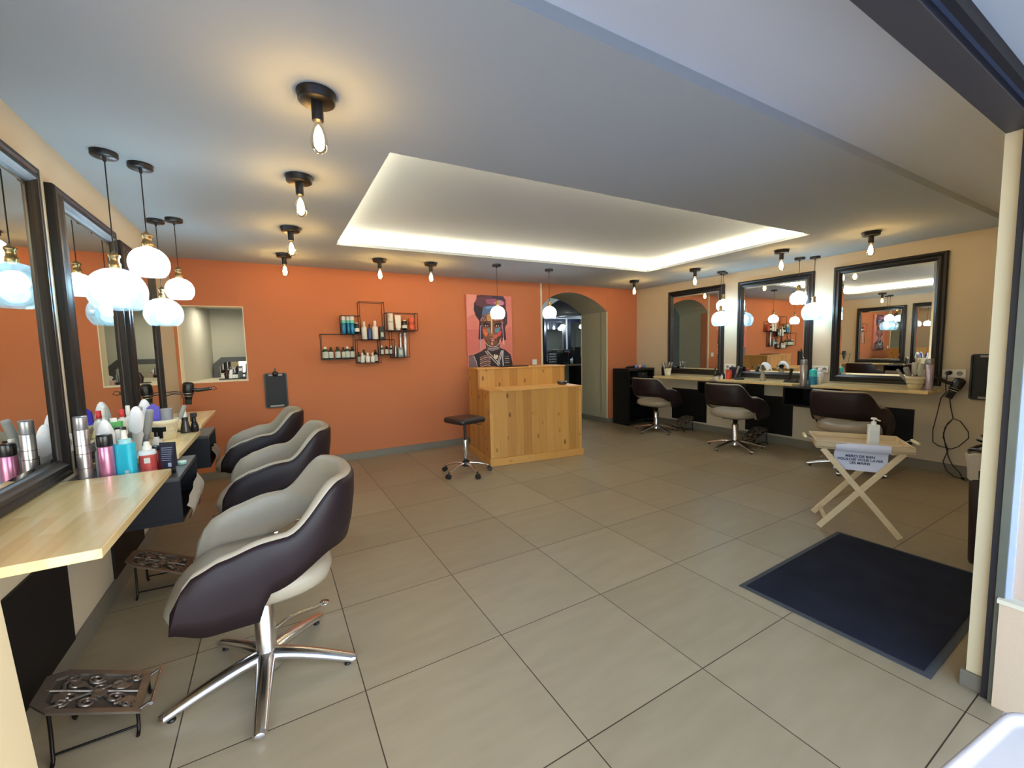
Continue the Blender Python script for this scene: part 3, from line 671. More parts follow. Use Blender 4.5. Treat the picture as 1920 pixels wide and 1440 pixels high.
for sx, x in ((-1, 0), (1, TL)):
    m = MB(); yc = TD/2
    m.tube([(x, yc-.055, ZT+.02), (x+sx*.025, yc-.05, ZT+.035), (x+sx*.045, yc-.045, ZT+.04)], .004, n=8); m.tube([(x, yc+.055, ZT+.02), (x+sx*.025, yc+.05, ZT+.035), (x+sx*.045, yc+.045, ZT+.04)], .004, n=8)
    hd_ = m.build('handle', STEEL, t)
    m = MB(); m.lathe([(.0001, -.07), (.009, -.068), (.0115, -.05), (.0125, 0), (.0115, .05), (.009, .068), (.0001, .07)], n=14, M=Matrix.Translation((x+sx*.047, yc, ZT+.041)) @ Matrix.Rotation(pi/2, 4, 'X')); m.build('grip', pm('cream turned wood grip', (226, 214, 170), .4), hd_)
def leg(xa, za, xb, zb, y, w=.036, th=.013):
    m = MB(); a_ = Vector((xa, y, za)); b_ = Vector((xb, y, zb)); dd = (b_-a_).normalized(); n_ = Vector((-dd.z, 0, dd.x))*w/2; tt = Vector((0, th/2, 0))
    m.hexa([a_-n_-tt, a_+n_-tt, a_+n_+tt, a_-n_+tt, b_-n_-tt, b_+n_-tt, b_+n_+tt, b_-n_+tt]); return m.build('leg', TW, t, bevel=.002)
leg(.036, .012, .47, ZT-.01, .04); leg(.036, .012, .47, ZT-.01, .325)
leg(.47, .012, .04, ZT-.01, .024); 
m = MB(); m.box((.066, .045, .055), (.09, .32, .066)); m.build('cross_slat', TW, t)
m = MB(); m.box((.41, .06, ZT-.03), (.44, .33, ZT-.016)); m.build('cross_slat', TW, t)
m = MB(); m.cyl((.254, .046, .30), (.254, .086, .30), .005, n=10); m.build('pivot_bolt', STEEL, t)
# sheet of paper hanging from the tray edge
PAP = pm('white printer paper', (216, 220, 240), .7, noise=.02)
tp = thing('paper_sign', 'white printed paper sign hanging from the front of the folding tray table', 'sign', P0, ang)
m = MB(); rows = []
for (y, z) in ((.10, ZT+.0095), (.02, ZT+.0095), (.012, ZT+.042), (-.002, ZT+.042), (-.004, ZT+.03), (-.004, ZT-.010), (.03, ZT-.014), (.054, ZT-.034), (.058, ZT-.08), (.06, ZT-.12), (.062, ZT-.155)):
    rows.append([Vector((x, y+.004*sin(x*14), z)) for x in [.11+.285*i/10 for i in range(11)]])
m.grid(rows[3:]); m.build('sheet', PAP, tp)
INK = pm('dark print ink', (52, 52, 74), .7)
def text_mesh(body, size, parent, M, name='lettering', mat=INK):
    c = bpy.data.curves.new('tmp', 'FONT'); c.body = body; c.size = size; c.offset = .0006; c.align_x = 'CENTER'; c.extrude = .0003; c.space_line = 1.0
    o = bpy.data.objects.new('tmp', c); COL.objects.link(o); bpy.context.view_layer.update()
    me = bpy.data.meshes.new_from_object(o.evaluated_get(bpy.context.evaluated_depsgraph_get())); bpy.data.objects.remove(o)
    me.transform(M); me.materials.clear(); me.materials.append(mat)
    q_ = bpy.data.objects.new(name, me); COL.objects.link(q_); q_.parent = parent; return q_
tilt = Matrix.Rotation(radians(90+3), 4, 'X')
text_mesh('MERCI DE BIEN\nVOULOIR VOUS LAVER\nLES MAINS', .0235, tp, Matrix.Translation((.25, .0515, ZT-.062)) @ tilt)
# sanitiser bottle
t = thing('pump_bottle', 'white hand sanitiser pump bottle standing on the folding tray table', 'bottle', P0+u*.325+v*.11+Vector((0, 0, ZT+.008)), ang)
WPL = pm('white translucent plastic', (226, 228, 222), .35); 
m = MB(); m.prism(rrect(.062, .045, .008), 0, .15); m.build('body', WPL, t, bevel=.004)
m = MB(); m.prism(rrect(.05, .0455, .002), .03, .115); m.build('label', pm('white label', (214, 218, 216), .5), t)
m = MB(); m.lathe([(.014, .15), (.014, .168), (.0135, .172), (.0001, .172)], n=18); m.lathe([(.005, .172), (.005, .188), (.0001, .188)], n=10); m.lathe([(.0001, .186), (.015, .186), (.018, .192), (.014, .198), (.0001, .199)], n=18); m.cyl((0, 0, .192), (.034, .0, .178), .0045, n=8); m.build('pump', pm('white pump plastic', (236, 236, 232), .3), t)

# ================================================================== tall dark bin
t = thing('waste_bin', 'tall dark brown woven bin behind the right door jamb', 'bin', (3.57, .605, 0))
WOV = pm('dark brown woven plastic', (38, 24, 24), .6, noise=.3, nscale=60, bump=.5)
m = MB(); 
def sq(s_, z): return [Vector((x*s_, y*s_, z)) for x, y in rrect(.24, .24, .045, 5)]
m.grid([sq(.01, 0), sq(.92, 0), sq(.95, .02), sq(1.02, .3), sq(1.1, .56), sq(1.06, .565), sq(.98, .3)], wrap=True); m.build('body', WOV, t)
m = MB(); rows = []
rnd = random.Random(3)
for z, s_ in ((.50, 1.105), (.56, 1.13), (.60, 1.17), (.64, 1.22), (.655, 1.2), (.63, 1.1), (.56, 1.0)):
    rows.append([Vector((p.x*(1+.03*sin(i*2.3+z*20)), p.y*(1+.03*cos(i*1.9)), p.z+.008*sin(i*1.3))) for i, p in enumerate(sq(s_, z))])
m.grid(rows, wrap=True); m.build('bin_bag', pm('pale bin liner', (178, 172, 160), .5), t)
m = MB(); pts = []
for i in range(36): a = 2*pi*i/36; pts.append((.15*cos(a)*(1+.05*sin(5*a)), .15*sin(a), .665+.012*sin(3*a)))
m.tube(pts, .009, closed=True, n=7); m.build('rim_cord', BLACKM, t)
t = thing('cable_tangle', 'tangle of black cables lying across the tall bin with white liner', 'cables', (3.57, .605, .66))
m = MB()
for k in range(5):
    pts = [(.11*sin(k*1.7+j*.8)+.0*j, -.14+.035*j, .02+.02*sin(j*1.5+k)+.012*k) for j in range(8)]
    m.tube(pts, .006, n=6)
m.build('cable', BLACKM, t)
m = MB(); m.lathe([(.0001, 0), (.02, .0), (.026, .03), (.022, .08), (.014, .1), (.0001, .1)], c=(-.03, -.02, .05), n=12); m.lathe([(.0001, 0), (.022, .02), (.024, .06), (.012, .09), (.0001, .09)], c=(-.04, -.01, .15), n=12); m.build('plug', pm('dark maroon plug', (46, 18, 24), .4), t)

# ================================================================== white patio table in the foreground
PLW = pm('glossy white plastic', (162, 159, 158), .35, noise=.02)
t = thing('patio_table', 'glossy white plastic patio table with raised rim, outside in the foreground', 'table', (.745, -.1, 0), radians(-6))
m = MB(); p0 = rrect(.56, .56, .06, 8)
def ringp(s_, z): return [Vector((x*s_, y*s_, z)) for x, y in p0]
m.grid([ringp(.93, .68), ringp(.99, .682), ringp(1., .69), ringp(.995, .699), ringp(.98, .702), ringp(.965, .7), ringp(.95, .694), ringp(.93, .692), ringp(0, .692)], wrap=True); m.add(ringp(.93, .68), [tuple(range(len(p0)))[::-1]]); m.build('table_top', PLW, t)
for sx in (-1, 1):
    for sy in (-1, 1):
        m = MB(); m.cyl((sx*.22, sy*.22, 0), (sx*.19, sy*.19, .684), .016, .022); m.build('leg', PLW, t)
# ================================================================== generic turned / boxed products
def prod(name, label, cat, loc, parts, group=None, rz=0., tilt=None):
    """parts: (part name, profile [(r,z)..] or callable(MB), material)"""
    t = thing(name, label, cat, loc, rz, group)
    if tilt: t.rotation_euler = (tilt[0], tilt[1], rz)
    for nm, pr, mt in parts:
        m = MB()
        if callable(pr): pr(m)
        else: m.lathe(pr, n=20)
        m.build(nm, mt, t)
    return t
def can(r, h, cap=.25, lip=.001):
    return [(.0001, 0), (r*.95, 0), (r, .004), (r, h*(1-cap)), (r*.94, h*(1-cap)+.003), (.0001, h*(1-cap)+.003)], [(r*.93, h*(1-cap)+.002), (r*.98, h*(1-cap)+.006), (r*.98, h-.006), (r*.9, h), (.0001, h)]
def bottle(r, h, neck=.35, rn=None):
    rn = rn or r*.4; hb = h*(1-neck)
    return [(.0001, 0), (r*.92, 0), (r, .005), (r, hb*.86), (r*.93, hb*.93), (r*.7, hb*.985), (rn, hb+h*.02), (rn, hb+h*.06), (.0001, hb+h*.06)], [(rn*1.15, hb+h*.05), (rn*1.2, hb+h*.07), (rn*1.15, h*.99), (rn*.95, h), (.0001, h)]
def P(name, rgb, rough=.35, metal=0.): return pm(name, rgb, rough, metal)
SIL = P('satin silver can', (176, 172, 176), .3, .85); SILC = P('silver cap', (150, 150, 154), .35, .7)
WHP = P('white product plastic', (222, 220, 212), .4); BLP = P('black product plastic', (16, 16, 20), .3)
LAB = P('pale grey label', (190, 196, 188), .6); GRN = P('dark green bottle', (22, 66, 46), .2); GRB = P('brown green bottle', (42, 46, 34), .2)
TEAL = P('deep teal blue can', (10, 110, 150), .25, .4); MINT = P('mint band', (96, 200, 180), .4); CYAN = P('bright cyan bottle', (34, 176, 204), .3)
PINK = P('metallic mauve pink can', (186, 118, 150), .28, .5); ORG = P('orange product tin', (226, 100, 66), .4); NAVY = P('navy label', (44, 66, 120), .4)
GREYP = P('grey brush plastic', (104, 102, 102), .4); BRIST = P('grey bristles', (140, 138, 134), .7); TOWEL = pm('white towelling', (232, 232, 236), .95, noise=.04, nscale=90, bump=.5)

# ================================================================== wire shelf on the orange wall
sh = thing('wall_shelf', 'black wire frame wall shelf of overlapping boxes holding hair products', 'shelf', (1.08, YB, 1.2))
SHW = pm('black brown wire', (36, 16, 14), .45, .3)
yF, yB_ = -.125, -.004
def wframe(x0, x1, z0, z1, board=True):
    x0 -= 1.08; x1 -= 1.08; z0 -= 1.2; z1 -= 1.2; m = MB(); r = .0032
    for y in (yF, yB_):
        for a_, b_ in (((x0, z0), (x1, z0)), ((x1, z0), (x1, z1)), ((x1, z1), (x0, z1)), ((x0, z1), (x0, z0))):
            m.box((min(a_[0], b_[0])-r, y-r, min(a_[1], b_[1])-r), (max(a_[0], b_[0])+r, y+r, max(a_[1], b_[1])+r))
    for x in (x0, x1):
        for z in (z0, z1): m.box((x-r, yF, z-r), (x+r, yB_, z+r))
    f = m.build('wire_frame', SHW, sh)
    if board: m = MB(); m.box((x0, yF, z0-.002), (x1, yB_, z0+.004)); m.build('shelf_board', BLACKM, f)
wframe(.948, 1.232, 1.457, 1.905); wframe(.742, .948, 1.523, 1.738); wframe(1.256, 1.643, 1.567, 1.781); wframe(.515, .876, 1.234, 1.524)
wframe(.902, 1.169, 1.180, 1.457); wframe(1.164, 1.34, 1.268, 1.456); wframe(1.31, 1.526, 1.234, 1.561)
def onshelf(x, z, y=-.065): return (x, YB+y, z+.0045)
gi = 'hair products on the wire wall shelf'
def shelf_can(x, z, h, w, body, capm, nm, lb, cat='can', cap=.25, y=-.065, band=None):
    c_, k_ = can(w/2, h, cap); ps = [('body', c_, body), ('cap', k_, capm)]
    if band: ps.append(('label', [(w/2+.0008, h*band[0]), (w/2+.0008, h*band[1])], band[2]))
    return prod(nm, lb, cat, onshelf(x, z, y), ps, gi)
def shelf_bottle(x, z, h, w, body, capm, lb, nm='bottle', neck=.3, label=LAB, y=-.065):
    b_, k_ = bottle(w/2, h, neck); hb = h*(1-neck)
    ps = [('body', b_, body), ('cap', k_, capm)]
    if label: ps.append(('label', [(w/2+.0008, hb*.12), (w/2+.0008, hb*.78)], label))
    return prod(nm, lb, 'bottle', onshelf(x, z, y), ps, gi)
shelf_can(.769, 1.523, .205, .056, TEAL, WHP, 'spray_can', 'teal spray can with white cap, left one in the shelf upper left box', band=(.62, .75, MINT))
shelf_can(.829, 1.523, .205, .056, TEAL, WHP, 'spray_can', 'teal spray can with white cap, middle one in the shelf upper left box', y=-.05, band=(.62, .75, MINT))
shelf_can(.862, 1.523, .205, .050, TEAL, WHP, 'spray_can', 'teal spray can with white cap, right one in the shelf upper left box', y=-.09, band=(.62, .75, MINT))
def dotjar(w, h): return [('body', [(.0001, 0), (w/2, 0), (w/2, h*.86), (w*.42, h*.9), (.0001, h*.9)], BLP), ('lid', [(w*.3, h*.89), (w*.3, h), (.0001, h)], WHP), ('label', [(w/2+.001, h*.2), (w/2+.001, h*.5)], WHP)]
prod('product_jar', 'black jar with white dots beside the teal cans on the wire shelf', 'jar', onshelf(.915, 1.523), dotjar(.062, .135), gi)
shelf_bottle(1.0, 1.457, .215, .062, WHP, WHP, 'tall white spray bottle, left one in the shelf centre box', neck=.28, label=None)
shelf_bottle(1.062, 1.457, .185, .044, NAVY, BLP, 'slim black bottle with blue label between two white bottles on shelf', neck=.3, label=NAVY)
shelf_bottle(1.128, 1.457, .225, .070, WHP, WHP, 'tall white spray bottle, right one in the shelf centre box', neck=.3, label=None)
prod('product_box', 'black product box at the right end of the shelf centre box', 'box', onshelf(1.205, 1.457), [('carton', lambda m: m.box((-.028, -.025, 0), (.028, .025, .155)), BLP), ('label', lambda m: m.box((-.016, -.0258, .03), (.016, -.025, .085)), LAB)], gi)
shelf_can(1.318, 1.567, .208, .068, WHP, WHP, 'spray_can', 'tall white can in the shelf upper right box', band=(.45, .55, LAB))
prod('product_tube', 'squat white tube standing on its cap in the shelf upper right box', 'tube', onshelf(1.41, 1.567), [('body', lambda m: m.hexa([(-.03, -.02, .03), (.03, -.02, .03), (.03, .02, .03), (-.03, .02, .03), (-.037, -.003, .188), (.037, -.003, .188), (.037, .003, .188), (-.037, .003, .188)]), WHP), ('cap', [(.0001, 0), (.028, 0), (.028, .03), (.0001, .03)], WHP)], gi)
prod('product_jar', 'black jar with white drawing beside the orange tins on the wire shelf', 'jar', onshelf(1.492, 1.567), dotjar(.06, .13), gi)
for k, (z_, lb) in enumerate(((1.567, 'orange tin at the bottom of the stack of two on the wire shelf'), (1.567+.0775, 'orange tin on top of the stack of two on the wire shelf'))):
    prod('product_tin', lb, 'tin', onshelf(1.583, z_-(0 if k == 0 else .0)), [('body', [(.0001, 0), (.036, 0), (.036, .066), (.0001, .066)], ORG), ('lid', [(.037, .062), (.037, .074), (.034, .0765), (.0001, .0765)], ORG)], gi)
for i, (x, h, w, bm, lb) in enumerate(((.556, .14, .07, GRN, 'green bottle, leftmost in the shelf lower left box'), (.617, .138, .056, GRB, 'brown green bottle, second in the shelf lower left box'), (.69, .14, .062, GRN, 'green bottle, third in the shelf lower left box'),
    (.752, .136, .044, GRB, 'narrow dark bottle, fourth in the shelf lower left box'), (.797, .142, .062, GRN, 'green bottle, fifth in the shelf lower left box'), (.853, .14, .055, BLP, 'black bottle, last in the shelf lower left box'))):
    shelf_bottle(x, 1.234, h, w*.93, bm, WHP if i in (0, 4) else BLP, lb, neck=.24)
for x, lb in ((.958, 'small white bottle, left of three in the shelf lowest box'), (1.02, 'small white bottle, middle of three in the shelf lowest box'), (1.077, 'small white bottle, right of three in the shelf lowest box')):
    shelf_bottle(x, 1.18, .118, .05, WHP, WHP, lb, neck=.35, label=None, y=-.095)
shelf_bottle(.99, 1.18, .155, .05, GRB, BLP, 'dark bottle standing behind the small white bottles, centre', neck=.25, y=-.035)
shelf_bottle(.925, 1.18, .13, .036, BLP, BLP, 'slim black bottle behind the small white bottles, left', neck=.3, y=-.05)
shelf_bottle(1.125, 1.18, .15, .052, BLP, BLP, 'black bottle with pale label right of the small white bottles', neck=.25, y=-.04)
shelf_bottle(1.195, 1.268, .115, .046, GRN, WHP, 'small green bottle, left of three beside the lowest box', neck=.3)
shelf_bottle(1.255, 1.268, .105, .046, BLP, BLP, 'small black bottle, middle of three beside the lowest box', neck=.2)
shelf_bottle(1.31, 1.268, .11, .04, BLP, WHP, 'small black bottle with pale cap, right of three beside the lowest box', neck=.3)
shelf_can(1.365, 1.234, .145, .034, SIL, SILC, 'spray_can', 'short slim silver can low on the wire shelf')
prod('product_box', 'grey product carton before the tall silver cans on the wire shelf', 'box', onshelf(1.418, 1.234, -.09), [('carton', lambda m: m.box((-.03, -.02, 0), (.03, .02, .115)), P('grey carton', (120, 138, 136), .5)), ('label', lambda m: m.box((-.02, -.0208, .03), (.02, -.02, .09)), LAB)], gi)
shelf_can(1.44, 1.234, .30, .032, SIL, SILC, 'spray_can', 'tall silver can, left one at the shelf right end', cap=.15, y=-.04)
shelf_can(1.49, 1.234, .31, .046, SIL, SILC, 'spray_can', 'tall silver can, right one at the shelf right end', cap=.15)

# ================================================================== portrait canvas
cv = thing('portrait_painting', 'painted portrait canvas of a woman in a dark headwrap on the orange wall', 'painting', (2.36, YB, 1.03))
CW, CHh = .715, 1.035
m = MB(); m.box((0, -.036, 0), (CW, -.001, CHh)); m.build('canvas', pm('coral pink painted canvas', (216, 128, 116), .75, noise=.12, nscale=7), cv, bevel=.003)
PC = {}
def pc(rgb):
    k = rgb
    if k not in PC: PC[k] = len(PC)
    return PC[k]
class Paint:
    def __init__(s): s.m = MB(); s.lay = 0; s.cols = []
    def uv(s, x, y):
        xl = 80+.032*(y-125); xr = 848+.037*(y-150); a = (x-xl)/(xr-xl); b_ = 1-(y-128)/1245
        return (max(.002, min(CW-.002, a*CW)), max(.002, min(CHh-.002, b_*CHh)))
    def idx(s, rgb):
        if rgb not in s.cols: s.cols.append(rgb)
        return s.cols.index(rgb)
    def poly(s, rgb, pts):
        s.lay += 1; y = -.0363-.00006*s.lay
        vs = [(a, y, b_) for a, b_ in (s.uv(*p) for p in pts)]
        ar = sum(vs[i][0]*vs[(i+1) % len(vs)][2]-vs[(i+1) % len(vs)][0]*vs[i][2] for i in range(len(vs)))
        s.m.add(vs, [tuple(range(len(vs)))[::(1 if ar > 0 else -1)]], s.idx(rgb))
    def stroke(s, rgb, pts, w):
        for (x0_, y0_), (x1_, y1_) in zip(pts, pts[1:]):
            L_ = math.hypot(x1_-x0_, y1_-y0_) or 1; nx, ny = -(y1_-y0_)/L_*w/2, (x1_-x0_)/L_*w/2
            s.poly(rgb, [(x0_+nx, y0_+ny), (x1_+nx, y1_+ny), (x1_-nx, y1_-ny), (x0_-nx, y0_-ny)])
pt = Paint()
pt.poly((206, 110, 100), [(80, 700), (290, 700), (330, 1060), (130, 1130), (100, 900)]); pt.poly((210, 118, 104), [(760, 700), (860, 650), (880, 1120), (700, 1040)])
pt.poly((226, 150, 136), [(90, 130), (250, 130), (210, 300), (215, 450), (100, 500)])
# shoulders
pt.poly((52, 36, 44), [(130, 1370), (125, 1140), (215, 1120), (330, 1070), (400, 1020), (520, 1060), (650, 1010), (760, 1060), (850, 1140), (885, 1300), (890, 1370)])
pt.poly((120, 98, 106), [(125, 1150), (200, 1130), (250, 1250), (270, 1370), (130, 1370)]); pt.poly((34, 26, 40), [(215, 1130), (300, 1100), (330, 1370), (270, 1370)])
# neck
pt.poly((88, 52, 44), [(400, 900), (650, 900), (650, 1060), (560, 1180), (420, 1090)])
pt.poly((52, 30, 34), [(440, 1070), (640, 1040), (660, 1120), (600, 1230), (520, 1200)])
# headwrap
pt.poly((74, 44, 52), [(255, 140), (330, 128), (700, 132), (745, 200), (750, 330), (775, 430), (780, 600), (740, 660), (700, 560), (620, 420), (480, 400), (340, 520), (305, 570), (240, 480), (205, 380), (210, 270), (250, 210)])
pt.poly((96, 58, 70), [(270, 160), (480, 140), (700, 160), (735, 260), (600, 290), (430, 300), (330, 330), (250, 380), (240, 250)])
pt.poly((150, 84, 106), [(400, 200), (560, 180), (700, 210), (720, 280), (560, 290), (420, 270)]); pt.poly((206, 130, 170), [(530, 250), (640, 195), (720, 240), (700, 285), (600, 290)])
pt.poly((56, 44, 66), [(500, 140), (690, 140), (730, 200), (640, 200), (520, 175)]); pt.poly((46, 30, 40), [(215, 290), (330, 330), (360, 400), (310, 560), (240, 470)])
pt.poly((84, 110, 150), [(370, 320), (470, 300), (620, 290), (600, 340), (500, 390), (400, 440), (340, 470), (350, 380)]); pt.poly((120, 160, 196), [(400, 325), (600, 300), (520, 340), (420, 360)])
pt.stroke((150, 150, 190), [(320, 540), (360, 480), (440, 430), (560, 370), (640, 330)], 9)
# hair sides
pt.poly((60, 34, 42), [(300, 560), (340, 560), (350, 700), (375, 860), (285, 870), (295, 700)]); pt.poly((70, 34, 44), [(690, 560), (740, 650), (765, 880), (700, 890), (670, 920), (690, 720)])
# face
pt.poly((128, 78, 56), [(335, 530), (420, 440), (540, 400), (660, 430), (700, 560), (705, 700), (680, 820), (620, 930), (560, 985), (500, 985), (430, 930), (370, 840), (340, 700)])
pt.poly((96, 58, 46), [(340, 600), (370, 680), (390, 840), (440, 930), (400, 900), (350, 760)]); pt.poly((84, 48, 44), [(640, 700), (700, 690), (680, 830), (610, 940), (600, 860)])
pt.poly((190, 140, 80), [(420, 460), (500, 425), (500, 560), (430, 570)]); pt.poly((170, 110, 70), [(560, 420), (650, 440), (670, 540), (560, 560)])
pt.poly((206, 96, 60), [(355, 690), (430, 700), (440, 790), (400, 830), (365, 770)]); pt.poly((226, 120, 60), [(380, 740), (440, 760), (420, 820)])
pt.poly((90, 140, 160), [(560, 690), (650, 660), (650, 740), (570, 760)]); pt.poly((210, 80, 84), [(610, 750), (680, 720), (660, 810), (600, 830)]); pt.poly((200, 100, 70), [(530, 800), (600, 780), (600, 850), (540, 860)])
pt.poly((110, 130, 130), [(430, 680), (480, 690), (480, 760), (440, 760)])
pt.poly((46, 28, 34), [(350, 590), (400, 575), (470, 600), (490, 650), (440, 665), (370, 650)]); pt.poly((46, 28, 34), [(545, 640), (570, 600), (640, 580), (680, 600), (660, 650), (600, 665)])
pt.poly((216, 190, 170), [(390, 632), (450, 632), (440, 650), (400, 650)]); pt.poly((216, 190, 170), [(578, 632), (636, 630), (626, 652), (586, 652)])
pt.poly((30, 18, 22), [(412, 628), (434, 628), (434, 652), (412, 652)]); pt.poly((30, 18, 22), [(600, 628), (620, 628), (620, 652), (600, 652)])
pt.stroke((40, 24, 28), [(350, 580), (420, 560), (480, 580)], 13); pt.stroke((40, 24, 28), [(550, 585), (620, 558), (680, 575)], 13)
pt.poly((232, 196, 150), [(494, 420), (514, 420), (520, 780), (498, 780)]); pt.poly((160, 104, 84), [(470, 760), (540, 760), (550, 800), (510, 812), (465, 800)])
pt.poly((60, 30, 34), [(462, 870), (520, 850), (590, 865), (590, 890), (520, 915), (475, 900)]); pt.poly((206, 126, 124), [(472, 866), (520, 850), (580, 866), (520, 876)]); pt.poly((214, 140, 132), [(480, 884), (575, 882), (525, 908)])
pt.poly((200, 180, 120), [(500, 920), (530, 920), (530, 965), (505, 965)])
for x_, y_ in ((370, 520), (400, 545), (430, 520), (450, 548), (560, 540), (600, 520), (380, 560), (330, 640)): pt.poly((222, 190, 130), [(x_-8, y_), (x_, y_-8), (x_+8, y_), (x_, y_+8)])
# jewellery
pt.stroke((214, 206, 206), [(400, 920), (440, 970), (520, 1000), (590, 990), (640, 940), (660, 880)], 10)
pt.poly((126, 118, 124), [(440, 1005), (520, 1025), (640, 1000), (640, 1040), (520, 1072), (445, 1050)]); pt.stroke((200, 190, 190), [(440, 1010), (520, 1030), (640, 1006)], 7)
pt.stroke((150, 140, 170), [(318, 640), (318, 870), (325, 1060)], 14); pt.stroke((214, 190, 180), [(318, 900), (325, 1050)], 8)
pt.stroke((170, 150, 170), [(680, 560), (700, 700), (712, 860), (725, 1010)], 12); pt.stroke((230, 214, 190), [(706, 850), (716, 900), (722, 960)], 16)
for a_, b_ in (((400, 1070), (640, 1330)), ((430, 1060), (660, 1300)), ((700, 1060), (630, 1320)), ((680, 1060), (610, 1290))): pt.stroke((206, 200, 200), [a_, b_], 13)
for k in range(6): pt.stroke((200, 170, 150) if k % 2 else (170, 120, 120), [(310, 1180+k*32), (380, 1150+k*32), (450, 1130+k*34), (490, 1160+k*32)], 14)
for k in range(4): pt.stroke((196, 176, 150) if k % 2 else (120, 110, 130), [(740, 1170+k*34), (820, 1165+k*36)], 13)
pt.poly((222, 210, 190), [(545, 1130), (565, 1120), (575, 1150), (600, 1130), (628, 1160), (600, 1205), (550, 1200)])
pt.stroke((206, 176, 180), [(205, 1140), (245, 1230), (270, 1340)], 12); pt.stroke((190, 190, 200), [(705, 1060), (700, 1200), (715, 1320)], 22)
pm_ = [pm('paint %d %d %d' % c_, c_, .7, noise=.12, nscale=25) for c_ in pt.cols]
pt.m.build('painted_figure', pm_, cv)

# ================================================================== clipboards (black trays hung from a clip)
def clipboard(loc, rz, Wc, Hc, label):
    t = thing('clipboard', label, 'clipboard', loc, rz, 'black clipboards hung on the walls')
    th = .022
    m = MB(); m.prism(rrect(Wc, Hc, .022, 5), -th*.4, -.001, plane='xz', M=Matrix.Translation((0, 0, Hc/2))); m.build('board', pm('black slate board', (18, 22, 30), .6), t)
    m = MB(); o_ = rrect(Wc, Hc, .024, 5); i_ = rrect(Wc-.026, Hc-.026, .014, 5); n_ = len(o_)
    for y in (-th, ): m.add([(a_, y, b_+Hc/2) for a_, b_ in o_]+[(a_, y, b_+Hc/2) for a_, b_ in i_], [(i, (i+1) % n_, n_+(i+1) % n_, n_+i) for i in range(n_)])
    for L_, fl in ((o_, 0), (i_, 1)): m.add([(a_, -th, b_+Hc/2) for a_, b_ in L_]+[(a_, -.001, b_+Hc/2) for a_, b_ in L_], [(i, (i+1) % n_, n_+(i+1) % n_, n_+i) for i in range(n_)])
    m.build('rim', BLACKM, t)
    for z, nm in ((Hc-.03, 'top_rail'), (.012, 'bottom_rail')):
        m = MB(); m.box((-Wc*.3, -th-.001, z), (Wc*.3, -th+.006, z+.018)); m.build(nm, pm('pale grey plastic rail', (150, 146, 142), .4), t)
    m = MB(); m.lathe([(.0001, -.008), (.026, -.006), (.03, 0), (.026, .006), (.0001, .008)], n=18, M=Matrix.Translation((0, -th-.012, Hc-.008)) @ Matrix.Rotation(pi/2, 4, 'X')); m.box((-.006, -th-.012, Hc-.01), (.006, -th+.004, Hc+.055)); m.box((-.024, -th-.012, Hc-.03), (.024, -th, Hc)); m.build('clip', BLACKM, t)
clipboard((.038, YB, .715), 0, .222, .385, 'black clipboard hung by its clip on the orange wall')
clipboard((XR-.03, 1.07, .745), -pi/2, .30, .42, 'black clipboard on the right wall, partly behind the door jamb')
def socket(name, loc, rz, label, n=1, w=.08):
    t = thing(name, label, 'socket', loc, rz)
    m = MB(); m.box((-w*n/2, -.009, -w/2), (w*n/2, -.0005, w/2)); m.build('cover_plate', pm('white socket plastic', (226, 226, 220), .4), t, bevel=.002)
    for k in range(n):
        xc = (k-(n-1)/2)*w
        m = MB(); m.lathe([(.0001, .002), (.019, .002), (.019, .0025), (.021, .0025), (.021, 0), (.0001, 0)], n=20, M=Matrix.Translation((xc, -.009, 0)) @ Matrix.Rotation(pi/2, 4, 'X')); m.build('receptacle', pm('grey socket recess', (150, 150, 146), .5), t)
    return t
socket('wall_socket', (XR, 1.335, .98), -pi/2, 'white double socket on right wall with black plug above the hair dryer', 2)
socket('wall_socket', (XR, 2.447, .985), -pi/2, 'white double socket between nearest and middle right mirrors', 2, .075)
socket('wall_socket', (XR, 3.58, .985), -pi/2, 'white double socket between middle and farthest right mirrors', 2, .075)
socket('wall_socket', (XL, 2.605, .93), pi/2, 'white socket between nearest and middle left mirrors', 1)
t = thing('light_switch', 'white square switch on the orange wall just left of the arch', 'switch', (3.475, YB, 1.10))
m = MB(); m.box((-.04, -.009, -.04), (.04, -.0005, .04)); m.build('cover_plate', pm('white socket plastic', (226, 226, 220), .4), t, bevel=.002)
m = MB(); m.box((-.028, -.012, -.028), (.028, -.009, .028)); m.build('rocker', pm('white socket plastic', (226, 226, 220), .4), t, bevel=.002)
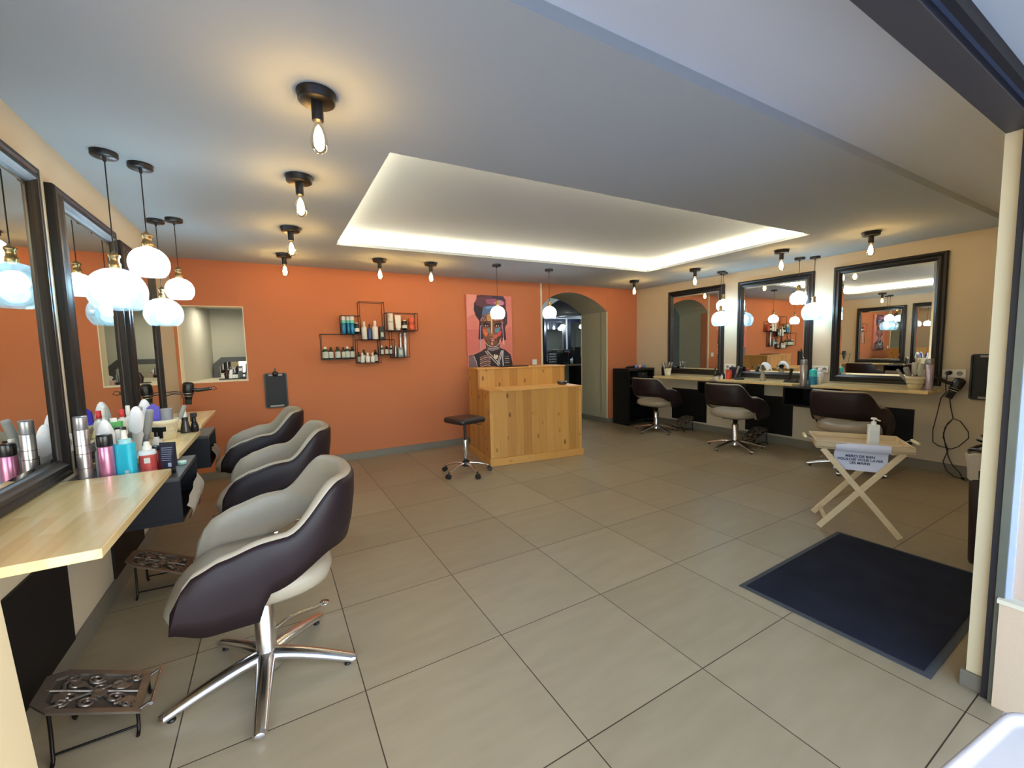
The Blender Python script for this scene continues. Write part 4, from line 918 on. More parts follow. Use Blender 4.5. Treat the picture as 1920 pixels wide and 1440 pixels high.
# ================================================================== hair dryers hung in wall rings
def dryer(loc, rot, label, holder=None):
    t = thing('hair_dryer', label, 'hair dryer', loc, 0, 'black hair dryers hung at the stations'); t.rotation_euler = rot
    # local: barrel hangs nozzle down (-z), handle points +x
    m = MB(); m.lathe([(.0001, .078), (.02, .078), (.036, .07), (.042, .05), (.043, .0), (.038, -.03), (.033, -.045), (.0001, -.045)], n=24); m.build('barrel', BLACKM, t)
    m = MB(); m.lathe([(.034, -.043), (.034, -.05), (.0001, -.05)], n=24); m.build('chrome_ring', CHROME, t)
    m = MB(); m.lathe([(.031, -.05), (.027, -.08), (.0001, -.08)], n=20, sx=1., sy=1.); m.box((-.026, -.011, -.125), (.026, .011, -.07)); m.build('nozzle', BLACKM, t, bevel=.003)
    m = MB(); m.tube([(.03, 0, .015), (.07, 0, .005), (.115, 0, .012), (.16, 0, .02), (.175, 0, .02)], [.017, .017, .015, .014, .01], n=12); m.build('handle', BLACKM, t)
    m = MB()
    for k in range(3): m.lathe([(.041, .048+.006*k), (.044, .05+.006*k), (.041, .052+.006*k)], n=24, caps=False)
    m.build('intake_grille', pm('grey dryer grille', (70, 70, 72), .4, .4), t)
    if holder:
        m = MB(); m.lathe([(.036, -.028), (.046, -.028), (.046, -.02), (.042, -.02)], n=24, caps=False); m.tube([(0, .04, -.024), holder], .005, n=6); m.build('holder_ring', STEEL, t)
    return t
dryer((-.655, 4.70, 1.0), (radians(0), radians(4), radians(-10)), 'black hair dryer hung nozzle down beside the farthest left mirror', (-.15, .02, -.03))
m = MB()
m.tube([(-.5, 4.67, 1.02), (-.46, 4.66, 1.03), (-.44, 4.67, 1.005), (-.47, 4.67, .995), (-.5, 4.67, 1.01)], .0035, n=6)
tag(m.build('hanging_loop', BLACKM), 'thin black loop on the end of the left hair dryer handle', 'loop'); m = MB()
m.tube([(-.80, 4.62, .97), (-.74, 4.6, .985), (-.69, 4.6, .975), (-.68, 4.6, .93), (-.685, 4.61, .86), (-.69, 4.62, .802)], .004, n=6)
m.tube([(-.80, 4.62, 1.0), (-.74, 4.6, 1.005), (-.69, 4.62, .995)], .004, n=6)
tag(m.build('dryer_cord', BLACKM), 'thin black cord looped beside the left hair dryer down to the counter', 'cord')
dryer((5.585, 1.30, .862), (radians(0), radians(-24), radians(120)), 'black hair dryer hung on right wall below the double socket', (-.05, -.05, -.03))
m = MB()
m.tube([(5.628, 1.362, .985), (5.60, 1.37, .97), (5.60, 1.375, .86), (5.6, 1.37, .80), (5.59, 1.40, .74), (5.6, 1.42, .6), (5.6, 1.445, .42), (5.6, 1.44, .30), (5.6, 1.40, .27), (5.6, 1.31, .255), (5.6, 1.26, .29), (5.6, 1.20, .38), (5.6, 1.205, .44), (5.6, 1.26, .53), (5.6, 1.31, .55), (5.6, 1.345, .50), (5.6, 1.37, .4), (5.6, 1.35, .28), (5.6, 1.32, .16), (5.59, 1.29, .10), (5.55, 1.23, .05), (5.5, 1.20, .012)], .0045, n=6)
m.tube([(5.6, 1.35, .8), (5.6, 1.33, .65), (5.6, 1.31, .55), (5.6, 1.36, .46), (5.6, 1.37, .36), (5.6, 1.33, .24), (5.6, 1.36, .12), (5.59, 1.33, .04), (5.53, 1.26, .01), (5.5, 1.19, .012)], .0045, n=6)
m.cyl((5.5, 1.20, .015), (5.47, 1.17, .015), .014, n=10); m.lathe([(.0001, 0), (.02, 0), (.018, .02), (.0001, .022)], n=14, M=Matrix.Translation((5.637, 1.362, .985)) @ Matrix.Rotation(-pi/2, 4, 'Y'))
tag(m.build('power_cord', BLACKM), 'long black cord hanging from socket in loops to the floor on right wall', 'cord')

# ================================================================== ornamental metal footrests
def footrest(loc, rz, label):
    t = thing('footrest', label, 'footrest', loc, rz, 'ornamental metal footrests')
    CAST = pm('worn cast aluminium', (136, 128, 118), .38, .85, noise=.25, nscale=30)
    w, d_, z = .36, .26, .0
    # sloping plate: cut-corner outline, frame and pierced scroll work
    o_ = [(-.11, -.10), (-.07, -.145), (.07, -.145), (.11, -.10), (.11, .12), (-.11, .12)]; i_ = [(x*.8, y*.82) for x, y in o_]
    def zz(y): return .215-.48*(y+.145)
    m = MB(); n_ = 6
    vt = [(x, y, zz(y)) for x, y in o_]+[(x, y, zz(y)) for x, y in i_]; vb = [(x, y, z_-.008) for x, y, z_ in vt]
    m.add(vt+vb, [(i, (i+1) % n_, n_+(i+1) % n_, n_+i) for i in range(n_)]+[(2*n_+i, 3*n_+i, 3*n_+(i+1) % n_, 2*n_+(i+1) % n_) for i in range(n_)]+[(i, 2*n_+i, 2*n_+(i+1) % n_, (i+1) % n_) for i in range(n_)]+[(n_+i, n_+(i+1) % n_, 3*n_+(i+1) % n_, 3*n_+i) for i in range(n_)])
    for sx in (-1, 1):
        for (cx_, cy_, r_, a0, tr) in ((.035, .045, .03, 0, 1.6), (.06, -.02, .024, 2, 1.5), (.03, -.07, .026, 4, 1.4), (.07, .08, .016, 1, 1.3), (.015, .0, .02, 3, 1.2), (.06, -.08, .018, 0, 1.3)):
            pts = [(sx*(cx_+r_*(1-.75*k/16)*cos(a0+tr*2*pi*k/16)), cy_+r_*(1-.75*k/16)*sin(a0+tr*2*pi*k/16)) for k in range(17)]
            m.tube([(x, y, zz(y)-.003) for x, y in pts], .0055, n=6)
    for a_, b_ in (((-.09, .09), (.09, -.11)), ((.09, .09), (-.09, -.11)), ((0, .11), (0, -.13))): m.tube([(a_[0], a_[1], zz(a_[1])-.004), (b_[0], b_[1], zz(b_[1])-.004)], .005, n=6)
    for (ax, ay, r_) in ((-.02, .05, .5), (.025, .0, .9), (-.03, -.06, -.4), (.05, .075, .2), (.04, -.09, 1.2)):
        lf = [(.0, .035), (.018, .01), (.0, -.03), (-.018, .01)]; m.add([(ax+x*cos(r_)-y*sin(r_), ay+x*sin(r_)+y*cos(r_), zz(ay+x*sin(r_)+y*cos(r_))+.002) for x, y in lf], [(0, 3, 2, 1)])
    m.build('tread_plate', CAST, t)
    m = MB(); m.add([(x, y, zz(y)-.009) for x, y in i_], [tuple(range(6))]); m.build('backing_plate', pm('dull cast backing', (84, 78, 70), .5, .6, noise=.5, nscale=26), t)
    m = MB(); m.cyl((-.105, .15, zz(.12)+.012), (.105, .15, zz(.12)+.012), .006, n=10); m.cyl((-.09, .115, zz(.12)-.003), (-.09, .15, zz(.12)+.012), .005); m.cyl((.09, .115, zz(.12)-.003), (.09, .15, zz(.12)+.012), .005); m.build('toe_rail', CHROME, t)
    for sx in (-1, 1):
        for y in (-.10, .11):
            m = MB(); m.tube([(sx*.09, y, zz(y)-.006), (sx*.088, y, zz(y)*.6), (sx*.094, y, .02), (sx*.105, y, .006), (sx*.115, y, .006)], .0055, n=7); m.build('leg', pm('dark iron', (40, 36, 34), .45, .8), t)
    m = MB(); m.tube([(-.094, -.10, .035), (-.094, .11, .03)], .004, n=6); m.build('brace', pm('dark iron', (40, 36, 34), .45, .8), t)
    m = MB(); m.tube([(.094, -.10, .035), (.094, .11, .03)], .004, n=6); m.build('brace', pm('dark iron', (40, 36, 34), .45, .8), t)
    return t
FR0 = footrest((-.59, 1.93, 0), radians(-88), 'ornate cast metal footrest on the floor beside nearest left chair')
dup(FR0, (-.60, 3.0, 0), radians(-92), 'ornate metal footrest in shade under the middle left counter')
dup(FR0, (5.42, 4.18, 0), radians(90), 'low metal footrest under the farthest right counter')
dup(FR0, (5.42, 3.08, 0), radians(80), 'ornate metal footrest under the middle right counter')

# ================================================================== black shelf unit in the back right corner
t = thing('shelf_unit', 'low black shelf unit in the corner right of the arch', 'shelf', (5.33, 5.10, 0))
m = MB(); m.box((-.30, -.18, .90), (.30, .18, .935)); m.build('top_panel', BLACKM, t, bevel=.003)
for sx in (-1, 1): m = MB(); m.box((sx*.30, -.18, 0), (sx*.27, .18, .90)); m.build('side_panel', BLACKM, t, bevel=.002)
m = MB(); m.box((-.27, .165, .05), (.27, .175, .9)); m.build('back_panel', BLACKP, t)
for z in (.06, .36, .62, .77): m = MB(); m.box((-.27, -.17, z), (.27, .165, z+.02)); m.build('shelf_board', BLACKM, t, bevel=.001)
prod('hair_clipper', 'grey and black clipper lying on top of the black corner shelf unit', 'clipper', (5.20, 5.05, .935), [('body', lambda m: m.tube([(-.09, 0, .02), (0, .0, .024), (.09, .01, .02)], [.014, .02, .016], n=10), BLACKM), ('blade', lambda m: m.box((.09, -.014, .008), (.115, .03, .026)), STEEL)])
for (x, y, c_, lb) in ((5.33, 5.06, (120, 150, 210), 'small blue hair roller on the black corner shelf unit'), (5.40, 5.04, (226, 160, 140), 'salmon pink hair roller on the black corner shelf unit'), (5.50, 5.05, (120, 130, 50), 'olive green hair roller on the black corner shelf unit')):
    prod('hair_roller', lb, 'roller', (x, y, .938), [('tube', lambda m: m.lathe([(.022, -.035), (.026, -.035), (.026, .035), (.022, .035), (.022, -.035)], n=18, caps=False, M=Matrix.Translation((0, 0, .025)) @ Matrix.Rotation(pi/2, 4, 'Y')), pm('roller %d' % c_[0], c_, .6))], 'hair rollers on the corner shelf unit')
prod('tool_case', 'black tool case on the upper board of the corner shelf unit', 'case', (5.42, 5.06, .791), [('case', lambda m: m.box((-.11, -.08, 0), (.11, .08, .075)), pm('charcoal case', (30, 30, 34), .4)), ('latch', lambda m: m.box((-.02, -.086, .03), (.02, -.08, .05)), STEEL)])

# ================================================================== small things on the counters
ZL, ZB, ZR = .7985, .7695, .8285
gl = 'products on the first left shelf box'; gm_ = 'products on the middle left counter'
def can_at(x, y, z, h, w, body, capm, lb, grp, cap=.25, nm='spray_can', band=None, cat='can'):
    c_, k_ = can(w/2, h, cap); ps = [('body', c_, body), ('cap', k_, capm)]
    if band: ps.append(('label', [(w/2+.0008, h*band[0]), (w/2+.0008, h*band[1])], band[2]))
    return prod(nm, lb, cat, (x, y, z), ps, grp)
def bot_at(x, y, z, h, w, body, capm, lb, grp, neck=.3, label=None, lf=(.12, .78), nm='bottle', rz=0):
    b_, k_ = bottle(w/2, h, neck); hb = h*(1-neck); ps = [('body', b_, body), ('cap', k_, capm)]
    if label: ps.append(('label', [(w/2+.0008, hb*lf[0]), (w/2+.0008, hb*lf[1])], label))
    return prod(nm, lb, 'bottle', (x, y, z), ps, grp)
SCR = P('dark engraved script', (84, 76, 84), .5)
c1 = can_at(-.718, 2.45, ZB, .295, .047, SIL, SILC, 'tall silver spray can, nearest and tallest beside the nearest left mirror', gl, cap=.2, band=(.45, .46, SCR))
for z_ in (.07, .17):
    m = MB(); m.lathe([(.0243, z_), (.0243, z_+.0025)], n=24, caps=False); m.build('engraved_line', SCR, c1)
bot_at(-.69, 2.54, ZB, .20, .036, P('milky slim bottle', (206, 208, 216), .35), WHP, 'slim milky bottle between the silver and mauve cans', gl, neck=.35)
can_at(-.652, 2.465, ZB, .205, .055, PINK, BLP, 'mauve pink metallic can with black cap on the first left box', gl, cap=.26, nm='pink_can')
bot_at(-.63, 2.56, ZB, .21, .04, P('milky slim bottle', (206, 208, 216), .35), WHP, 'slim white bottle behind the mauve can and cyan bottle', gl, neck=.35, label=LAB)
def cyan_body(m): 
    m.prism(rrect(.072, .05, .018, 5), 0, .155, smooth=False)
t = prod('spray_bottle', 'bright cyan bottle with white nozzle, first left box', 'bottle', (-.592, 2.485, ZB), [('body', cyan_body, CYAN), ('shoulder', [(.024, .155), (.024, .172), (.02, .176), (.0001, .176)], P('pale aqua collar', (150, 206, 214), .4)), ('nozzle', [(.013, .176), (.011, .205), (.0105, .215), (.0001, .216)], WHP), ('label', lambda m: m.box((.008, -.0258, .012), (.022, -.025, .036)), LAB)], gl, rz=radians(-20))
RED = P('salmon red liquid', (206, 92, 84), .3); MAR = P('coral red label', (176, 64, 62), .4)
t = prod('pump_bottle', 'salmon red foam bottle with white pump, first left box', 'bottle', (-.52, 2.50, ZB), [('body', [(.0001, 0), (.030, 0), (.031, .006), (.030, .092), (.0001, .092)], RED), ('collar', [(.034, .092), (.035, .1), (.03, .11), (.018, .113), (.0001, .113)], P('frosted collar', (206, 210, 214), .3)), ('pump', [(.018, .113), (.018, .128), (.012, .134), (.010, .15), (.0001, .152)], WHP), ('label', [(.0308, .02), (.0312, .085)], MAR)], gl)
m = MB(); m.box((-.008, -.0325, .055), (.014, -.0318, .08)); m.build('price_label', LAB, t)
def tube_body(m): m.hexa([(-.024, -.018, .028), (.024, -.018, .028), (.024, .018, .028), (-.024, .018, .028), (-.034, -.003, .145), (.034, -.003, .145), (.034, .003, .145), (-.034, .003, .145)])
t = prod('cream_tube', 'dark navy cream tube standing on its black cap, first left box', 'tube', (-.437, 2.455, ZB), [('body', tube_body, P('dark navy tube', (30, 32, 50), .35)), ('cap', [(.0001, 0), (.024, 0), (.024, .03), (.0001, .03)], BLP)], gl, rz=radians(-25))
m = MB()
for k in range(7): z_ = .062+.0095*k; y_ = -.0185+.0155*(z_-.028)/.117*.98; m.box((-.02-.05*(z_-.06), y_-.0012, z_), (.02+.05*(z_-.06), y_-.0006, z_+.0022))
m.box((.008, -.0188, .034), (.022, -.0176, .052)); m.build('printed_lines', P('pale blue print', (150, 158, 190), .5), t)
prod('cream_pot', 'small pale teal pot lying on the grey box top behind the navy tube', 'pot', (-.415, 2.62, ZB), [('body', [(.0001, 0), (.017, 0), (.017, .010), (.0001, .010)], P('aqua pot', (140, 190, 180), .4)), ('lid', [(.018, .010), (.018, .017), (.0001, .018)], P('pale aqua lid', (190, 216, 206), .4))], gl)
can_at(-.50, 2.57, ZB, .115, .05, P('wine red can', (130, 30, 40), .3), BLP, 'wine red can behind the salmon pump bottle', gl, cap=.2)
# things on the middle left counter
def towel_cap(m):
    rows = []
    for k in range(9):
        a = pi/2*k/8; rows.append([Vector(((.001+.038*sin(a))*cos(2*pi*i/20)*(1+.12*sin(5*2*pi*i/20)*sin(a)), (.001+.038*sin(a))*sin(2*pi*i/20), .25-.10*(1-cos(a))**.9-(.03+.012*sin(3*2*pi*i/20))*sin(a)**3)) for i in range(20)])
    m.grid(rows, wrap=True)
def sprayer_head(m, z=.13):
    m.cyl((0, 0, z), (0, 0, z+.025), .012); m.box((-.016, -.01, z+.025), (.045, .01, z+.05)); m.box((.02, -.006, z-.01), (.03, .006, z+.028))
for (x, y, lb) in ((-.70, 2.66, 'white mitt draped over a bottle behind the tall silver can'), (-.64, 2.93, 'white mitt draped over a bottle behind the cyan bottle'), (-.70, 3.40, 'white mitt draped over a grey brush near the blue comb')):
    prod('towel_mitt', lb, 'towel', (x, y, ZL if y > 2.76 else ZB), [('mitt', towel_cap, TOWEL), ('bottle_under', [(.0001, 0), (.024, 0), (.026, .15), (.015, .18), (.0001, .185)], P('milky slim bottle', (206, 208, 216), .35))], 'white mitts on the middle left counter')
t = prod('shampoo_bottle', 'green bottle standing behind the cyan bottle on the left', 'bottle', (-.715, 2.86, ZL), [('body', lambda m: m.prism(rrect(.07, .04, .015, 4), 0, .185), P('leaf green bottle', (64, 160, 74), .35)), ('cap', [(.014, .185), (.014, .203), (.0001, .205)], WHP)], gm_, rz=.3)
def roundbrush(m):
    m.lathe([(.0001, .0), (.016, .0), (.018, .01), (.018, .075), (.014, .085), (.0001, .085)], n=18)
    for k in range(7):
        for i in range(14): a = 2*pi*i/14+k*.2; m.cyl((.017*cos(a), .017*sin(a), .012+.01*k), (.026*cos(a), .026*sin(a), .012+.01*k), .0012, n=4)
def brush(x, y, z, tx, ty, lb, body=GREYP, h=.16, r=.013, grp='hair brushes in the pots', head=None):
    return prod('hair_brush', lb, 'brush', (x, y, z), [('handle', [(.0001, 0), (r*.6, 0), (r*.75, h*.4), (r*.55, h*.5), (.0001, h*.5)], body), ('head', [(r*.6, h*.48), (r, h*.55), (r, h*.95), (r*.8, h), (.0001, h)], head or BRIST)], grp, tilt=(tx, ty))
brush(-.595, 2.78, ZL, .1, .2, 'grey round brush leaning behind the cyan bottle', h=.25, r=.017)
brush(-.72, 3.02, ZL, -.1, .3, 'grey brush leaning left of the blue comb among the mitts', h=.25, r=.016)
bot_at(-.75, 3.15, ZL, .22, .05, WHP, P('red cap', (196, 40, 44), .35), 'white bottle with red cap against the left wall', gm_, neck=.25)
bot_at(-.745, 3.25, ZL, .23, .045, WHP, WHP, 'white bottle against the left wall behind the mitts', gm_, neck=.3)
can_at(-.66, 2.73, ZB, .20, .045, BLP, BLP, 'ridged black bottle between green and cyan bottles', gl, cap=.3)
t = prod('trigger_spray', 'black trigger sprayer behind the salmon pump bottle', 'bottle', (-.545, 2.84, ZL), [('body', [(.0001, 0), (.028, 0), (.03, .05), (.014, .09), (.0001, .09)], P('frosted clear bottle', (190, 180, 168), .2)), ('trigger_head', lambda m: sprayer_head(m, .09), BLP)], gm_, rz=-.6)
POT = pm('cream pot with grey lace print', (196, 184, 158), .6, noise=.3, nscale=60)
def pot(x, y, z, r0, r1, h, lb, band=POT):
    return prod('brush_pot', lb, 'pot', (x, y, z), [('pot', [(.0001, 0), (r0, 0), (r0+(r1-r0)*.8, h*.78), (r1, h*.8), (r1*1.05, h), (r1*.96, h), (r1*.9, h*.5), (.0001, h*.1)], P('cream ceramic', (216, 206, 176), .5)), ('printed_band', [(r0+.001, h*.08), (r0+(r1-r0)*.75+.001, h*.72)], band)], 'cream brush pots')
pot(-.60, 3.31, ZL, .058, .078, .125, 'cream patterned pot of brushes on the middle left counter')
prod('hair_comb', 'blue paddle comb standing in the cream pot on the left', 'comb', (-.645, 3.33, ZL+.03), [('paddle', lambda m: m.prism([(-.022, .04), (.022, .04), (.036, .1), (.03, .17), (.0, .195), (-.03, .17), (-.036, .1)], -.006, .006, plane='xz'), P('royal blue plastic', (44, 34, 170), .35)), ('grip', lambda m: m.box((-.01, -.005, -.005), (.01, .005, .04)), P('royal blue plastic', (44, 34, 170), .35))], 'combs in the left pot', rz=.3)
t = prod('hair_roller', 'large grey ridged roller standing in the cream pot on the left', 'roller', (-.585, 3.34, ZL+.095), [('tube', lambda m: m.lathe([(.026, 0)]+[(.03+(.0025 if k % 2 else 0), .006*k) for k in range(16)]+[(.026, .092), (.024, .09), (.024, .0)], n=22, caps=False), P('grey roller', (140, 140, 146), .5))])
brush(-.55, 3.33, ZL+.04, -.1, .35, 'pale grey brush at the right rim of the cream pot, left counter', h=.17, body=WHP)
t = prod('trigger_spray', 'dark spray bottle with clear white nozzle at the end of the middle left counter', 'bottle', (-.52, 3.50, ZL), [('body', [(.0001, 0), (.030, 0), (.031, .01), (.018, .075), (.016, .09), (.0001, .09)], P('smoked bottle', (52, 50, 48), .25)), ('collar', [(.018, .085), (.018, .105), (.0001, .105)], BLP), ('nozzle', [(.013, .105), (.012, .13), (.008, .15), (.0001, .15)], P('clear white nozzle', (206, 214, 220), .3))], gm_)
t = prod('trigger_spray', 'black trigger bottle right of the dark spray bottle, middle left counter', 'bottle', (-.472, 3.51, ZL), [('body', [(.0001, 0), (.022, 0), (.022, .04), (.014, .07), (.0001, .07)], BLP), ('neck', [(.012, .07), (.012, .1), (.0001, .1)], BLP), ('trigger_head', lambda m: (m.box((-.02, -.008, .1), (.018, .008, .128)), m.box((-.02, -.005, .07), (-.012, .005, .1))), BLP)], gm_)
# towel bag hanging out of the first left box
t = prod('towel_bag', 'white bag with dark red label stuffed in the first left shelf box', 'bag', (-.405, 2.60, .765-.02), [('bag', lambda m: m.grid([[Vector((.026+.022*sin(pi*k/8)+.003*sin(j*1.4+k), -.19+.37*j/12, (-.06-.07*(1-j/12))*(1-k/8)+(-.20)*(k/8))) for j in range(13)] for k in range(0, 9)]), P('pale plastic bag', (176, 170, 158), .45)), ('red_label', lambda m: m.box((.043, .0, -.19), (.047, .06, -.14)), P('dark red label', (110, 30, 36), .5))])
t = prod('towel_bag', 'grey towel stuffed in the second left shelf box', 'bag', (-.40, 3.70, .70), [('bag', lambda m: m.grid([[Vector((.0+.03*sin(pi*min(1, k/6))+.006*sin(j*1.3), -.12+.24*j/10, -.05-.022*k)) for j in range(11)] for k in range(0, 6)]), P('grey towel', (120, 108, 98), .8))])
# right counters
gr = 'products on the right counters'
pot(5.45, 4.50, ZR, .042, .056, .115, 'white cup of brushes at the left end of farthest right counter', P('white cup', (216, 214, 200), .5))
for k, (dx, dy, tx, ty) in enumerate(((-.02, .03, -.3, -.1), (.0, .0, .05, .15), (.02, -.02, .25, .1), (.01, .02, -.05, -.2))):
    brush(5.45+dx*.6, 4.50+dy*.6, ZR+.02, tx, ty, ('brush leaning left', 'tallest upright brush', 'brush leaning right', 'rear brush')[k]+' in the white cup, farthest right counter', h=.2, r=.013, head=STEEL, body=BLP)
prod('hair_clipper', 'black clipper standing left of the white brush cup on right counter', 'clipper', (5.44, 4.57, ZR), [('body', lambda m: m.box((-.025, -.02, 0), (.025, .02, .13)), BLACKM), ('blade', lambda m: m.box((-.018, -.018, .13), (.018, .018, .15)), STEEL)])
bot_at(5.31, 3.575, .8, .075, .075, P('frosted clear bottle', (150, 156, 170), .2), BLP, 'squat grey jar on black box between right counters', gr, neck=.15, nm='product_jar')
bot_at(5.36, 3.62, ZR, .15, .04, BLP, BLP, 'slim black bottle behind the squat grey jar', gr, neck=.4)
bot_at(5.40, 3.53, .8, .15, .05, P('dark blue bottle', (22, 26, 70), .2), BLP, 'dark blue bottle beside the squat grey jar', gr, neck=.3)
bot_at(5.33, 3.50, ZR, .062, .03, WHP, WHP, 'tiny white bottle right of the dark blue bottle', gr, neck=.2)
can_at(5.42, 3.455, ZR, .125, .07, P('orange red jar', (206, 72, 42), .4), P('orange red jar lid', (176, 54, 32), .4), 'orange red jar on the middle right counter left end', gr, cap=.2, nm='product_jar', cat='jar')
prod('wash_bag', 'dark purple pouch against the wall behind the orange red jar', 'pouch', (5.54, 3.46, ZR), [('pouch', lambda m: m.prism(rrect(.12, .05, .02), 0, .155), P('dark purple pouch', (40, 26, 52), .6)), ('zip', lambda m: m.box((-.05, -.003, .155), (.05, .003, .159)), BLP)], rz=pi/2)
t = prod('brush_stand', 'black charging stand with leaning clipper on middle right counter', 'stand', (5.42, 3.31, ZR), [('base', [(.0001, 0), (.06, 0), (.062, .015), (.05, .025), (.0001, .03)], BLACKM), ('upright', lambda m: m.tube([(0, .0, .02), (.01, -.01, .08), (.0, -.03, .16)], [.022, .018, .014], n=10), BLACKM)])
brush(5.40, 3.36, ZR, .3, -.0, 'grey clipper comb leaning on the black stand, middle right counter', h=.19, r=.013)
def drape(m):
    rows = []
    for i in range(15):
        x = -.085+.17*i/14; rw = []
        for j in range(9):
            y = -.055+.11*j/8; r_ = sqrt(x**2+y**2); k_ = 1-.25*min(1, r_/.08); rw.append(Vector((x*k_, y*k_, -.10*min(1, r_/.09)**2.2+.008*sin(x*60+y*30)*min(1, r_/.06))))
        rows.append(rw)
    m.grid(rows)
t = prod('hand_towel', 'white towel draped over the clear spray bottle before the middle right mirror', 'towel', (5.42, 2.97, ZR+.235), [('towel', drape, TOWEL)], rz=pi/2-.2)
so = t; 
for c_ in kids(t): md_ = c_.modifiers.new('thick', 'SOLIDIFY'); md_.thickness = .006
t = prod('trigger_spray', 'clear spray bottle with black head under the white towel', 'bottle', (5.42, 3.0, ZR), [('body', [(.0001, 0), (.036, 0), (.037, .01), (.03, .05), (.016, .13), (.016, .145), (.0001, .145)], clearglass('clear plastic bottle', (226, 222, 206), .3, .1, .35)), ('trigger_head', lambda m: (m.cyl((0, 0, .14), (0, 0, .165), .016), m.box((-.028, -.012, .16), (.026, .012, .205)), m.box((-.03, -.006, .13), (-.022, .006, .165))), BLP)], gr, rz=.4)
t = prod('card_terminal', 'black phone style device in its cradle at the right end of middle right counter', 'device', (5.42, 2.66, ZR), [('cradle', lambda m: m.hexa([(-.05, -.07, 0), (.05, -.07, 0), (.05, .07, 0), (-.05, .07, 0), (-.03, -.06, .03), (.04, -.06, .03), (.04, .06, .035), (-.03, .06, .035)]), BLACKM), ('handset', lambda m: m.hexa([(-.02, .02, .02), (.02, .02, .02), (.02, .045, .02), (-.02, .045, .02), (-.02, -.01, .165), (.02, -.01, .165), (.02, .005, .17), (-.02, .005, .17)]), BLACKM)])
can_at(5.27, 2.46, .80, .31, .07, SIL, SILC, 'tall silver can on black box between middle and nearest right counters', gr, cap=.2)
t = prod('pump_bottle', 'two tone blue bottle with white nozzle beside the tall silver can', 'bottle', (5.31, 2.38, .80), [('body', [(.0001, 0), (.038, 0), (.04, .006), (.04, .12), (.0001, .12)], P('deep aqua bottle', (16, 120, 160), .3)), ('shoulder', [(.039, .12), (.037, .185), (.016, .205), (.0001, .205)], P('turquoise shoulder', (40, 196, 200), .3)), ('nozzle', [(.01, .205), (.009, .24), (.0001, .24)], WHP)], gr)
t = prod('pump_bottle', 'clear white bottle against the wall right of the blue bottle', 'bottle', (5.53, 2.41, .80), [('body', [(.0001, 0), (.04, 0), (.04, .15), (.02, .165), (.0001, .165)], P('frosted white bottle', (206, 208, 220), .3)), ('cap', [(.022, .165), (.022, .2), (.0001, .2)], WHP)], gr)
bot_at(5.35, 2.335, ZR, .095, .04, WHP, WHP, 'small white bottle at the left end of nearest right counter', gr, neck=.25)
pot(5.44, 1.55, ZR, .05, .075, .125, 'marbled cream bucket of brushes at right end of nearest right counter', pm('marbled grey cream band', (170, 162, 130), .6, noise=.35, nscale=18))
for k, (dx, dy, tx, ty, h_, r_) in enumerate(((0, .03, -.3, 0, .2, .022), (.0, .0, -.05, .1, .24, .028), (.01, -.03, .1, .0, .23, .026), (.0, -.045, .25, .05, .18, .02), (-.02, .05, -.55, .0, .2, .012))):
    brush(5.44+dx, 1.55+dy*.6, ZR+.02, tx, ty, ('thick grey brush leaning left', 'tall pale square topped brush', 'pale brush beside the tall one', 'short grey brush leaning right', 'thin dark brush sticking out left')[k]+' in the marbled bucket', h=h_, r=r_, head=P('pale grey fabric', (172, 170, 156), .8) if k in (1, 2) else None)
can_at(5.45, 1.455, ZR, .295, .062, P('lilac silver can', (178, 170, 190), .3, .6), SILC, 'tall lilac silver can at the right end of nearest right counter', gr, cap=.2)

# ================================================================== room behind the hatch
NW = mat_wall('pale grey hatch room paint', (196, 194, 180))
m = MB()
for a_, b_ in (((-.95, 0), (NX0, 2.0)), ((NX1, 0), (1.2, 2.0)), ((NX0, 0), (NX1, NZ0)), ((NX0, NZ1), (NX1, 2.0))): m.box((a_[0], YB+.151, a_[1]), (b_[0], YB+.158, b_[1]))
struct(m.build('wall_hatch_front', NW))
def hx(m, pts, z0, z1): m.hexa([(x, y, z0) for x, y in pts]+[(x, y, z1) for x, y in pts])
m = MB(); hx(m, [(-.79, YB+.16, 0), (-.636, 6.6, 0), (-.9, 6.6, 0), (-.95, YB+.16, 0)] if False else [(-.95, YB+.15), (-.79, YB+.15), (-.636, 6.6), (-.95, 6.6)], .0, 2.0); struct(m.build('wall_hatch_left', NW))
m = MB(); m.box((-.95, 6.6, 0), (1.3, 6.7, 2.0)); struct(m.build('wall_hatch_back', NW))
m = MB(); m.box((1.2, YB+.15, 0), (1.3, 6.6, 2.0)); struct(m.build('wall_hatch_right', NW))
m = MB(); m.box((-.95, YB+.15, 1.895), (1.3, 6.7, 2.0)); struct(m.build('ceiling_hatch', WHITEC))
m = MB(); m.box((-.79, YB+.155, .99), (1.2, 6.6, 1.028)); tag(m.build('hatch_worktop', P('cream laminate', (216, 204, 180), .4), bevel=.003), 'pale worktop seen through the hatch in the orange wall', 'worktop')
t = thing('spotlight', 'small round recessed spotlight in the ceiling of hatch room', 'lamp', (-.45, 6.0, 1.895))
m = MB(); m.lathe([(.05, 0), (.05, -.006), (.036, -.008), (.036, 0)], n=24, caps=False); m.build('rim', WHP, t)
m = MB(); m.lathe([(.0001, -.003), (.036, -.003)], n=24, caps=False); m.build('diffuser', emat('hatch spot emitter', (255, 246, 224), 420.), t)
t = thing('vanity_mirror', 'grey framed cut corner mirror standing in the hatch room', 'mirror', (-.30, 6.50, 1.03))
oc = [(-.33, 0), (-.33, .17), (-.24, .255), (.24, .255), (.33, .17), (.33, 0)]; ic = [(-.26, .0), (-.26, .135), (-.205, .195), (.205, .195), (.26, .135), (.26, .0)]
m = MB()
